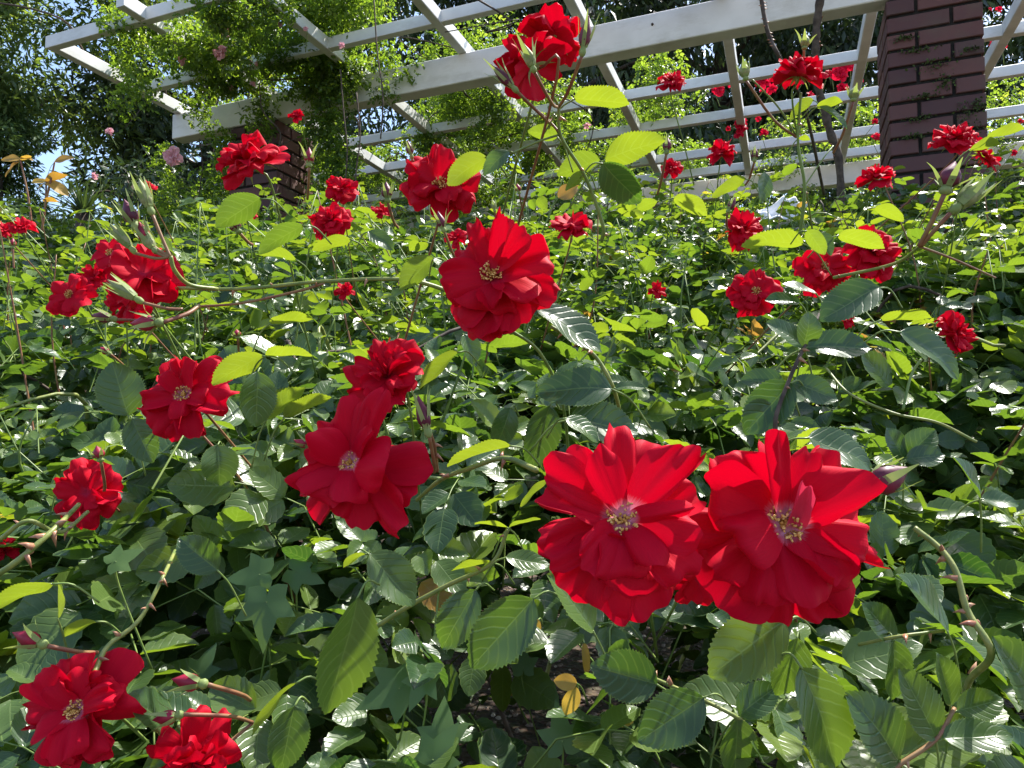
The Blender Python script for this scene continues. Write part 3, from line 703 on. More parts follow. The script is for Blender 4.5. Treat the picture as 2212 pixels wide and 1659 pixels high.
ROSE_D = [
 (100, 134, 72, 22, 1, 0.06, 0.2, 0.6), (76, 120, 58, 26, 2, 0.08, 0.2, 0.4), (64, 160, 54, 24, 2, 0.10, 0.05, 0.4), (141, 108, 62, 28, 1, -0.06, 0.3, 0.9), (12, 168, 104, 6, -4, 0.05, 0.15, 0.3),
 (345, 112, 96, 40, 3, 0.12, 0.4, 0.6), (314, 180, 92, 4, -3, 0.05, 0.1, 0.3), (330, 150, 80, 2, -4, 0, 0.1, 0.3), (256, 112, 92, 12, -3, 0, 0.3, 0.5), (236, 148, 104, 2, -6, 0.05, 0.25, 0.4),
 (208, 134, 76, 22, 0, -0.1, 0.3, 0.8), (178, 106, 82, 14, -3, 0.05, 0.2, 0.3), (222, 112, 96, 26, 1, 0.05, 0.4, 0.6), (274, 96, 84, 38, 3, 0, 0.5, 0.8), (150, 72, 62, 50, 3, 0.1, 0.3, 0.6), (40, 84, 60, 40, 2, 0.1, 0.2, 0.4), (285, 138, 80, 4, -5, 0, 0.2, 0.3)]

DH = 0.335
_, cL, mL, dL = rose(1346, 1123, 420, DH, (-0.04, 0.30, 0.95), '', 'large open red rose with white rimmed golden centre, left of the touching front pair', 101, plist=HERO_L, mat='red_eye', stem_pts=[(1360, 1190, 0.42), (1400, 1300, 0.52), (1420, 1420, 0.62)], detail=20)
tR, cR, mR, dR = rose(1686, 1134, 430, DH+0.012, (0.05, 0.28, 0.95), '', 'large open red rose, pink petal curled over its stamens, right of the front pair', 102, plist=scl(HERO_R, 1.05), mat='red_eye', stem_pts=[(1692, 1170, 0.42), (1705, 1260, 0.52), (1730, 1400, 0.62)], detail=20)
def curl_petal(c, Mx, D, pos, ang, ln, wd, el, parent, seed, mat='pinkish', curl=0.8):
    rr = random.Random(seed)
    V, Fc, UV = petal_grid(ln*D, wd*D, el, curl, 0.5, 0.04, 0, 0.4, rr, 10, 10, pinch=0.5)
    ca, sa = math.cos(ang), math.sin(ang); m = MB()
    put(m, [(ca*p[0]-sa*p[1]+pos[0]*D, sa*p[0]+ca*p[1]+pos[1]*D, p[2]+pos[2]*D) for p in V], Fc, UV, Mx, c); m.build('petal', M[mat], parent)
curl_petal(cR, mR, dR, (0.03, -0.06, 0.03), 1.45, 0.30, 0.15, 0.75, tR, 5, curl=0.15)
curl_petal(cL, mL, dL, (-0.02, -0.10, 0.0), -1.75, 0.13, 0.20, 1.3, _, 6, 'red', curl=-0.9)
rose(1065, 596, 270, 0.46, (-0.12, 0.38, 0.9), '', 'red rose with a full orange stamen cluster, alone at the middle of the picture', 103, plist=scl(ROSE_C, 0.94), stem_pts=[(1090, 700, 0.50), (1165, 760, 0.52), (1215, 870, 0.56), (1230, 1000, 0.66)], detail=16)
tD, cD, mD, dD = rose(764, 1003, 280, 0.42, (-0.15, 0.35, 0.92), '', 'ragged red rose with long pointed lower petals and a half hidden brown centre', 104, plist=ROSE_D, mat='red_eye', stem_pts=[(830, 1020, 0.48), (960, 1035, 0.50)], detail=16)

RL = [
 # x, y, diameter, depth, axis(right, up, to lens), kind, label, stamens
 (838, 815, 190, 0.50, (-0.35, 0.55, 0.75), 'double', 'ruffled red rose tucked behind the purple bud with green sepals', 0),
 (400, 855, 205, 0.58, (0.0, 0.32, 0.95), 'open', 'red rose with a small golden eye beside a folded silvery leaf', 1),
 (172, 1535, 250, 0.44, (-0.05, 0.38, 0.92), 'open', 'dark red rose under a green thorny cane in the bottom left corner', 1),
 (418, 1640, 200, 0.46, (0.3, -0.2, 0.5), 'cup', 'dark red rose seen from behind its pale sepals at the bottom edge', 0),
 (950, 402, 178, 0.62, (0.05, 0.28, 0.9), 'open', 'red rose half covered by a bright green leaf in front of the pergola', 1),
 (540, 345, 160, 0.68, (-0.38, 0.62, 0.62), 'double', 'red rose in profile in front of the left brick pillar', 0),
 (1195, 85, 150, 0.54, (0.2, 0.55, -0.25), 'double', 'red rose seen from below, upper one of the cluster crossing the white beam', 0),
 (1145, 140, 150, 0.52, (-0.35, 0.25, -0.25), 'cup', 'drooping red rose seen from below, lower one of the cluster crossing the white beam', 0),
 (1725, 158, 120, 0.80, (0.1, 0.85, 0.2), 'double', 'red rose in profile on a tall straight stem left of the right brick pillar', 0),
 (1450, 176, 68, 1.2, (-0.1, 0.6, 0.35), 'double', 'small ruffled red rose before the white lattice, right of the beam cluster', 0),
 (2062, 300, 100, 0.95, (-0.1, 0.7, 0.5), 'double', 'bright red rose in front of the lower right side of the brick pillar', 0),
 (2125, 335, 80, 1.0, (0.5, 0.45, 0.4), 'open', 'darker red rose partly under a leaf, right of the brick pillar foot', 0),
 (1885, 545, 130, 0.85, (0.1, 0.35, 0.9), 'double', 'red rose half hidden under a bright leaf, right one of three close together', 0),
 (1778, 580, 118, 0.90, (0.0, 0.35, 0.9), 'open', 'red rose behind an open empty bud, middle one of three close together', 1),
 (1632, 632, 112, 0.90, (-0.1, 0.3, 0.9), 'open', 'red rose with a dull yellow eye, lowest left of three close together', 1),
 (1605, 500, 92, 1.0, (-0.1, 0.6, 0.6), 'cup', 'red rose just above the tip of the broad lime green leaf', 0),
 (2062, 722, 105, 0.95, (0.5, 0.3, 0.7), 'double', 'red rose with one side hidden by a dark leaf near the right edge', 0),
 (1560, 330, 68, 1.25, (0.0, 0.6, 0.5), 'cup', 'small red rose with a thin stem crossing it, below the white purlins', 0),
 (1894, 385, 78, 1.25, (0.0, 0.8, 0.3), 'cup', 'flat topped red rose at the left foot of the right brick pillar', 0),
 (1232, 487, 92, 0.95, (0.0, 0.7, 0.5), 'open', 'red rose under a broad lime leaf just above the middle rose', 0),
 (1450, 363, 46, 1.5, (-0.2, 0.3, 0.7), 'cup', 'tiny red rose right of the tall shoot, left of a bigger small one', 0),
 (715, 478, 95, 0.95, (-0.1, 0.5, 0.8), 'double', 'red rose just behind the broad bronze green leaf, left of centre', 0),
 (738, 410, 74, 1.15, (0.1, 0.5, 0.7), 'double', 'red rose at the foot of the hanging vine curtain', 0),
 (825, 458, 48, 1.4, (0.1, 0.5, 0.7), 'tiny', 'small red rose between the two roses left of the half covered one', 0),
 (532, 460, 54, 1.2, (0.1, 0.6, 0.6), 'tiny', 'small orange red rose at the foot of the left brick pillar', 0),
 (320, 408, 44, 1.3, (0.1, 0.6, 0.6), 'tiny', 'small red rose just behind the top of the green bud cluster', 0),
 (240, 548, 92, 0.85, (-0.1, 0.4, 0.8), 'single', 'red rose with a yellow eye at the left of the bud cluster', 1),
 (310, 590, 168, 0.60, (0.25, 0.4, 0.75), 'open', 'big loose red rose with one long petal under the bud cluster', 0),
 (205, 600, 80, 0.9, (-0.3, 0.3, 0.8), 'tiny', 'red rose partly behind a silvery leaf at the left of the bud cluster', 0),
 (152, 637, 100, 0.80, (-0.05, 0.2, 0.97), 'single', 'flat round red rose with yellow stamens near the left edge', 1),
 (282, 650, 105, 0.68, (-0.2, 0.1, 0.8), 'cup', 'dark red rose below the big loose one, behind a green bud', 0),
 (190, 1065, 150, 0.66, (0.0, 0.3, 0.93), 'open', 'dark red rose shaded by leaves at the left, under a crimson bud', 0),
 (12, 1192, 66, 0.75, (-0.3, 0.3, 0.8), 'tiny', 'red rose cut by the left edge below the middle', 0),
 (50, 492, 60, 1.2, (0.1, 0.6, 0.6), 'tiny', 'small red rose at the left edge of the hedge crest', 0),
 (12, 498, 44, 1.25, (0.1, 0.6, 0.6), 'tiny', 'tiny red rose cut by the left edge on the hedge crest', 0),
 (642, 250, 38, 1.5, (-0.2, 0.5, 0.7), 'tiny', 'tiny red rose high in front of the main beam', 0),
 (985, 517, 58, 0.9, (-0.2, 0.5, 0.7), 'tiny', 'small red rose peeping out at the upper left of the middle rose', 0),
 (745, 628, 48, 1.0, (0.2, 0.4, 0.8), 'tiny', 'small red rose half hidden below the long horizontal cane', 0),
 (1418, 628, 44, 1.1, (0.2, 0.4, 0.8), 'tiny', 'small red rose half hidden among silvery leaves right of the middle rose', 0),
 (1822, 684, 60, 0.95, (0.2, 0.6, 0.6), 'tiny', 'small red rose squeezed under the dark grey green leaf', 0),
 (1150, 1162, 1, 0.5, (0, 0, 1), 'skip', '', 0),
 (1510, 1250, 130, 0.40, (0.0, 0.1, 0.9), 'single', 'dark red rose mostly hidden behind the front pair', 0),
]
for i, q in enumerate(RL):
    if q[5] == 'skip': continue
    rose(q[0], q[1], q[2], q[3], q[4], q[5], q[6], 200+i*7, stam=bool(q[7]), detail=13 if q[2] > 130 else 9, mat='red_eye' if q[2] > 200 else 'red')

# ------------------------------------------------------------------ buds
def bud(x0, y0, x1, y1, d, wpx, label, seed, color='budred', dd=0.0, sep=(0.5, 1.1), stem_to=None, parent=None, open_=0.5, cat='rose bud', grp='rose buds'):
    """base (x0,y0), tip (x1,y1) in the picture, depth d"""
    rr = random.Random(seed); b = at(x0, y0, d); tip = at(x1, y1, d+dd); ax = (tip-b); L_ = ax.length; w = wpx/F*d/2
    if parent is None: t = empty('rose_bud', b, label, cat, grp)
    else: t = parent
    Mx = frame(ax, CT)
    prof = [(0, .35), (.06, .62), (.18, .93), (.32, 1.0), (.48, .92), (.64, .68), (.8, .38), (.92, .16), (1.0, .02)]
    m = MB(); n_ = 14
    V = []
    for q, r_ in prof:
        for k in range(n_):
            a = 2*math.pi*k/n_; sw = 1+0.07*math.sin(3*a+q*5)+0.03*math.sin(5*a)
            V.append(b+Mx@Vector((w*r_*sw*math.cos(a+q*0.8), w*r_*sw*math.sin(a+q*0.8), L_*q)))
    m.add(V, [(i*n_+k, i*n_+(k+1) % n_, (i+1)*n_+(k+1) % n_, (i+1)*n_+k) for i in range(len(prof)-1) for k in range(n_)], None, 0.5, 0)
    nm = 'bud' if parent is not None else 'bud_petals'
    bo = m.build('bud' if parent is not None else 'rolled_petals', M[color], t)
    # hip and sepals
    h = MB(); h.tube([b-ax*q for q in (0.30, 0.24, 0.14, 0.04, -0.03)], [w*0.25, w*0.5, w*0.62, w*0.48, w*0.5], 10, 0)
    for k in range(5):
        a = 2*math.pi*k/5+rr.uniform(-.2, .2); V = []; n2 = 9; Ls = L_*rr.uniform(*sep); op = open_*rr.uniform(0.3, 1.5)
        for i in range(n2):
            u = i/(n2-1); ww = w*(0.50 if color == 'budgreen' else 0.34)*(math.sin(math.pi*(0.25+0.75*u))**0.8)*(1-0.6*u)+0.0002; 
            r_ = w*(0.55+1.0*math.sin(min(1, u*2.2)*1.3)*0.55)+op*L_*u*u*0.6; zz = Ls*u-op*L_*u*u*0.25
            for s_ in (-1, 0, 1):
                V.append((r_*math.cos(a)-s_*ww*math.sin(a), r_*math.sin(a)+s_*ww*math.cos(a), zz))
        h.add([b+Mx@Vector(v) for v in V], [(i*3+j, i*3+j+1, i*3+j+4, i*3+j+3) for i in range(n2-1) for j in (0, 1)], None, 0.5, 0)
    h.build('calyx', M['sepal'], t if parent is None else bo)
    e = b-ax*0.28
    if stem_to is None: end = e-ax.normalized()*0.03*1+Vector((rr.uniform(-.02, .02), 0.07, -0.14)); mid = e-ax.normalized()*0.03
    else: end = at(*stem_to); mid = e*0.5+end*0.5-ax.normalized()*0.12*(end-e).length
    s = MB(); pts = spline([e, mid, end], 6); s.tube(pts, [w*0.20+0.0004]*len(pts), 6); s.build('stem', M['redstem'], t if parent is None else bo)
    return t

bs = empty('bud_spray', at(368, 550, 0.55), 'spray of green and purple rose buds on reddish stalks above the loose rose at left', 'bud spray')
for i, (a, b, c_, d_, w, colr) in enumerate([(323, 447, 300, 385, 27, 'budgreen'), (290, 482, 268, 430, 32, 'budpurple'), (317, 520, 300, 478, 26, 'budred'), (331, 535, 300, 494, 25, 'budgreen'), (281, 533, 237, 482, 22, 'budgreen'), (292, 643, 232, 604, 26, 'budgreen')]):
    bud(a, b, c_, d_, 0.55, w, '', 300+i, colr, parent=bs, sep=(0.9, 1.3), open_=0.12 if colr == 'budgreen' else 0.35, stem_to=(368, 555, 0.55) if i != 5 else (395, 668, 0.56))
m = MB(); pts = spline([at(368, 553, 0.55), at(378, 585, 0.555), at(410, 615, 0.57), at(470, 624, 0.59)], 6); m.tube(pts, [0.0016]*len(pts), 6); m.build('stem', M['cane'], bs)

BL = [
 (1885, 1050, 1966, 1010, 0.37, 62, 'fat striped brown green bud touching the right side of the front pair of roses', 'budpurple', (0.8, 1.15), (1800, 1085, 0.42), 0.02),
 (2045, 404, 2064, 348, 0.60, 44, 'plump dark purple bud with spread yellow sepals low right of the brick pillar', 'budpurple', (0.7, 1.1), (1985, 532, 0.62), 0.75),
 (2072, 443, 2137, 384, 0.60, 38, 'long closed green bud beside the plump purple bud at right', 'budgreen', (0.9, 1.2), (1990, 532, 0.62), 0.05),
 (922, 924, 902, 852, 0.40, 30, 'purple bud with tall green sepals above the ragged rose', 'budpurple', (0.9, 1.3), (938, 1020, 0.44), 0.35),
 (85, 1389, 26, 1366, 0.45, 36, 'crimson bud pointing left near the left edge, above the corner rose', 'budred', (0.7, 1.1), (210, 1410, 0.48), 0.8),
 (431, 1476, 370, 1467, 0.45, 38, 'crimson bud pointing left, upper one of two at the bottom left', 'budred', (0.7, 1.1), (540, 1512, 0.5), 0.7),
 (381, 1546, 328, 1556, 0.45, 32, 'crimson bud pointing left, lower one of two at the bottom left', 'budred', (0.7, 1.2), (545, 1560, 0.5), 0.9),
 (337, 697, 280, 699, 0.55, 35, 'fat crimson bud lying sideways below the loose rose cluster', 'budred', (0.7, 1.2), (430, 660, 0.58), 0.9),
 (240, 688, 196, 680, 0.62, 24, 'dark purple bud below the flat round rose at left', 'budpurple', (0.8, 1.2), (330, 690, 0.64), 0.3),
 (1260, 102, 1272, 32, 0.50, 26, 'dark purple bud with green sepals at the upper right of the beam cluster', 'budpurple', (0.8, 1.2), (1207, 232, 0.54), 0.5),
 (1150, 143, 1132, 94, 0.47, 24, 'green bud in front of the two roses seen from below', 'budgreen', (1.0, 1.5), (1206, 232, 0.54), 0.7),
 (1106, 186, 1060, 138, 0.50, 22, 'dark red bud at the left of the two roses seen from below', 'budpurple', (0.9, 1.3), (1190, 268, 0.56), 0.3),
 (888, 334, 880, 302, 0.62, 16, 'dark bud with spread sepals above the half covered rose', 'budpurple', (0.8, 1.4), (920, 400, 0.66), 0.6),
 (957, 492, 946, 456, 0.58, 20, 'dark red bud with spread sepals under the half covered rose', 'budpurple', (0.9, 1.5), (985, 560, 0.62), 0.9),
 (837, 428, 834, 392, 0.75, 24, 'purple bud left of the half covered rose', 'budpurple', (0.8, 1.3), (860, 492, 0.8), 0.5),
 (668, 352, 668, 318, 0.75, 22, 'pale opening bud with spread sepals right of the profile rose', 'budred', (1.0, 1.6), (664, 430, 0.78), 0.9),
 (1610, 165, 1604, 132, 0.80, 22, 'green bud left of the tall stemmed rose', 'budgreen', (0.9, 1.3), (1720, 296, 0.84), 0.2),
 (1738, 100, 1742, 74, 0.80, 20, 'pale bud with flared sepals standing over the tall stemmed rose', 'budgreen', (1.0, 1.6), (1738, 150, 0.82), 1.0),
 (1844, 212, 1846, 186, 0.85, 22, 'green bud with open sepals next to the left edge of the brick pillar', 'budgreen', (1.0, 1.5), (1800, 330, 0.9), 0.8),
 (1630, 343, 1632, 318, 0.95, 16, 'small dark red bud by the thin white rafter', 'budpurple', (0.8, 1.2), (1610, 400, 1.0), 0.2),
 (514, 497, 498, 470, 0.75, 26, 'purple bud at the foot of the left brick pillar', 'budpurple', (0.8, 1.2), (545, 528, 0.78), 0.3),
 (665, 962, 634, 950, 0.42, 18, 'small crimson bud with white sepals touching the left side of the ragged rose', 'budred', (0.9, 1.5), (700, 990, 0.46), 0.8),
 (513, 727, 511, 711, 0.75, 18, 'small round crimson bud left of the two lime leaves', 'budred', (0.5, 0.8), (515, 770, 0.8), 0.3),
 (234, 762, 216, 750, 0.75, 16, 'small pink bud among leaves below the fat sideways bud', 'budred', (0.7, 1.1), (265, 790, 0.8), 0.5),
 (216, 990, 208, 962, 0.60, 26, 'crimson bud standing on the shaded rose at left', 'budred', (0.8, 1.4), (225, 1060, 0.64), 0.6),
 (28, 532, 28, 514, 1.0, 14, 'tiny crimson bud at the left edge', 'budred', (0.5, 0.9), (30, 580, 1.0), 0.2),
 (1440, 325, 1443, 296, 0.8, 20, 'wine red bud just behind the big lime leaf of the tall shoot', 'budpurple', (0.9, 1.2), (1420, 420, 0.85), 0.3),
 (1121, 414, 1117, 396, 1.1, 13, 'tiny red bud in front of the dark beam gap above the middle rose', 'budred', (0.9, 1.3), (1130, 470, 1.15), 0.9),
 (1068, 452, 1064, 430, 0.9, 12, 'thin green bud behind the top petals of the middle rose', 'budgreen', (0.9, 1.2), (1070, 500, 0.95), 0.2),
 (1575, 452, 1590, 425, 0.95, 16, 'dark red bud above the rose at the lime leaf tip', 'budpurple', (0.9, 1.2), (1580, 500, 1.0), 0.4),
]
for i, q in enumerate(BL):
    bud(q[0], q[1], q[2], q[3], q[4], q[5], q[6], 400+i, q[7], sep=q[8], stem_to=q[9], open_=q[10])
# the drooping purple bud below the ragged rose
bud(820, 1113, 800, 1100, 0.44, 22, 'dark bud under the ragged rose', 477, 'budpurple', sep=(0.5, 0.8), stem_to=(850, 1125, 0.46), open_=0.4)

# ------------------------------------------------------------------ canes in front
def thorn(m, p, d, s=0.006, mi=1):
    m.tube([p, p+d*s*0.5, p+d*s+Vector((0, 0, -0.15*s))], [s*0.28, s*0.14, 0.00005], 5, mi)
def cane_obj(pts, r0, r1, mat='cane', thorns=0, seed=0, name='cane', parent=None, sub=10, ts=0.006):
    rr = random.Random(seed); P = spline([at(*p) for p in pts], sub); m = MB()
    m.tube(P, list(np.linspace(r0, r1, len(P))), 8, 0)
    for k in range(thorns):
        i = rr.randrange(1, len(P)-1); t = (P[i+1]-P[i-1]).normalized(); a = rr.uniform(0, 6.28)
        s_ = frame(t, CT); d = s_@Vector((math.cos(a), math.sin(a), -0.3)); thorn(m, P[i]+d*0.0005, d.normalized(), ts*rr.uniform(0.7, 1.2))
    return m.build(name, [M[mat], M['thorn']], parent if parent is not None else hedge)
cane_obj([(380, 622, 0.60), (520, 624, 0.60), (700, 608, 0.60), (880, 605, 0.60), (1000, 640, 0.63)], 0.0014, 0.0019, 'cane', 6, 1)
cane_obj([(700, 612, 0.60), (640, 630, 0.60), (520, 655, 0.60), (430, 662, 0.60)], 0.0013, 0.0010, 'redstem', 2, 2)
cane_obj([(1300, 520, 0.60), (1303, 490, 0.59), (1282, 425, 0.58), (1258, 370, 0.57), (1212, 295, 0.55), (1206, 232, 0.54), (1190, 200, 0.53)], 0.0017, 0.0010, 'stem', 5, 3)
cane_obj([(1212, 290, 0.55), (1180, 255, 0.55), (1130, 215, 0.52)], 0.0009, 0.0008, 'redstem', 0, 4)
cane_obj([(1212, 290, 0.55), (1165, 305, 0.55), (1110, 330, 0.56)], 0.0009, 0.0008, 'stem', 0, 5)
cane_obj([(1728, 510, 0.86), (1738, 405, 0.84), (1724, 310, 0.83), (1730, 200, 0.81)], 0.0022, 0.0013, 'stem', 5, 6)
cane_obj([(1722, 296, 0.84), (1680, 230, 0.82), (1625, 172, 0.80)], 0.0011, 0.0009, 'stem', 0, 7)
cane_obj([(1738, 402, 0.84), (1780, 340, 0.84), (1800, 315, 0.85)], 0.0009, 0.0007, 'stem', 0, 8)
cane_obj([(1975, 1140, 0.42), (2030, 1185, 0.41), (2065, 1235, 0.40), (2090, 1320, 0.39), (2141, 1412, 0.38), (2092, 1475, 0.42), (2080, 1560, 0.5)], 0.0016, 0.0020, 'cane', 12, 9, ts=0.008)
cane_obj([(700, 1430, 0.56), (745, 1400, 0.54), (867, 1319, 0.52), (970, 1263, 0.51), (1063, 1216, 0.50), (1097, 1143, 0.50)], 0.0020, 0.0014, 'cane', 10, 10)
cane_obj([(900, 1080, 0.50), (953, 1036, 0.47), (1014, 1012, 0.46), (1090, 990, 0.44), (1160, 1016, 0.42)], 0.0013, 0.0018, 'cane', 4, 11)
cane_obj([(203, 1455, 0.44), (233, 1396, 0.46), (300, 1340, 0.48), (350, 1250, 0.50), (378, 1190, 0.55)], 0.0016, 0.0013, 'cane', 8, 12)
cane_obj([(1190, 705, 0.50), (1240, 735, 0.50), (1290, 775, 0.50), (1327, 845, 0.50), (1345, 920, 0.55)], 0.0013, 0.0015, 'cane', 4, 13)
cane_obj([(1675, 940, 0.48), (1678, 893, 0.48), (1708, 813, 0.49), (1737, 750, 0.50), (1765, 690, 0.52), (1790, 640, 0.54)], 0.0016, 0.0011, 'woody', 5, 14)
cane_obj([(1400, 1460, 0.46), (1475, 1493, 0.44), (1592, 1550, 0.42), (1640, 1600, 0.45)], 0.0012, 0.0012, 'cane', 3, 15)
cane_obj([(1920, 1670, 0.38), (1945, 1650, 0.38), (2022, 1596, 0.385), (2062, 1530, 0.40)], 0.0014, 0.0011, 'redstem', 2, 16)
cane_obj([(1855, 1393, 0.46), (1935, 1376, 0.44), (2040, 1362, 0.44)], 0.0011, 0.0010, 'cane', 2, 17)
cane_obj([(1785, 796, 0.62), (1835, 850, 0.58), (1932, 893, 0.55), (2025, 913, 0.54), (2110, 955, 0.53)], 0.0010, 0.0011, 'cane', 0, 18)
cane_obj([(1990, 776, 0.56), (1968, 812, 0.56), (1950, 886, 0.55)], 0.0010, 0.0010, 'stem', 0, 19)
cane_obj([(545, 1562, 0.50), (480, 1620, 0.48), (430, 1690, 0.48)], 0.0012, 0.0012, 'redstem', 0, 20)
cane_obj([(945, 1018, 0.44), (938, 960, 0.42), (926, 930, 0.41)], 0.0010, 0.0009, 'redstem', 3, 21)
cane_obj([(1985, 532, 0.62), (2060, 560, 0.62), (2150, 600, 0.65)], 0.0011, 0.0009, 'redstem', 0, 22)
cane_obj([(1990, 530, 0.62), (1930, 570, 0.66), (1800, 600, 0.7)], 0.0012, 0.0016, 'cane', 3, 23)
cane_obj([(0, 1165, 0.5), (60, 1125, 0.5), (130, 1150, 0.52), (190, 1105, 0.55)], 0.0016, 0.0013, 'cane', 5, 24)
cane_obj([(-20, 1250, 0.48), (40, 1210, 0.48), (120, 1140, 0.5), (170, 1090, 0.55)], 0.0022, 0.0017, 'cane', 9, 25, ts=0.009)

# ------------------------------------------------------------------ big foreground leaves, each laid between a measured base and tip
def one_leaf(bx, by, tx, ty, d, w, tau, tone=0.4, dd=0.0, fold=0.3, droop=0.12, seed=0, name='leaf', parent=None, mat='leaf', petiole=True):
    """w = real width / length; tau = tilt of the upper face away from the lens in degrees (over 90 shows the underside)"""
    b = at(bx, by, d); t = at(tx, ty, d+dd); ax = (t-b); L_ = ax.length; X = ax.normalized()
    c = (CT-X*CT.dot(X)).normalized(); s = X.cross(c)
    if s.dot(SUN) < 0: s = -s
    ta = math.radians(tau); n_ = c*math.cos(ta)+s*math.sin(ta)
    if tau == 999: n_ = (SUN+CT).normalized(); n_ = (n_-X*n_.dot(X)).normalized()  # silver leaves: face turned to throw the sun's glint at the lens
    Y = n_.cross(X)
    V, UV, Fc = leaf_tpl(40, 8, 1, droop, fold, 1.0, w, 1.2, seed)
    V[:, 2] += droop*V[:, 0]     # keep the tip where it was measured
    Mx = Matrix((X, Y, n_)).transposed()
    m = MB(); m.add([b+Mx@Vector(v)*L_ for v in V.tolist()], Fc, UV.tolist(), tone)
    if petiole: m.tube(spline([b-X*0.55*L_+Vector((0, 0.015, -0.014-0.25*L_)), b-X*0.25*L_+Vector((0, 0.006, -0.004-0.06*L_)), b+X*0.02*L_], 4), 0.00065, 5, 1)
    return m.build(name, [M[mat], M['stem']], parent if parent is not None else hedge)
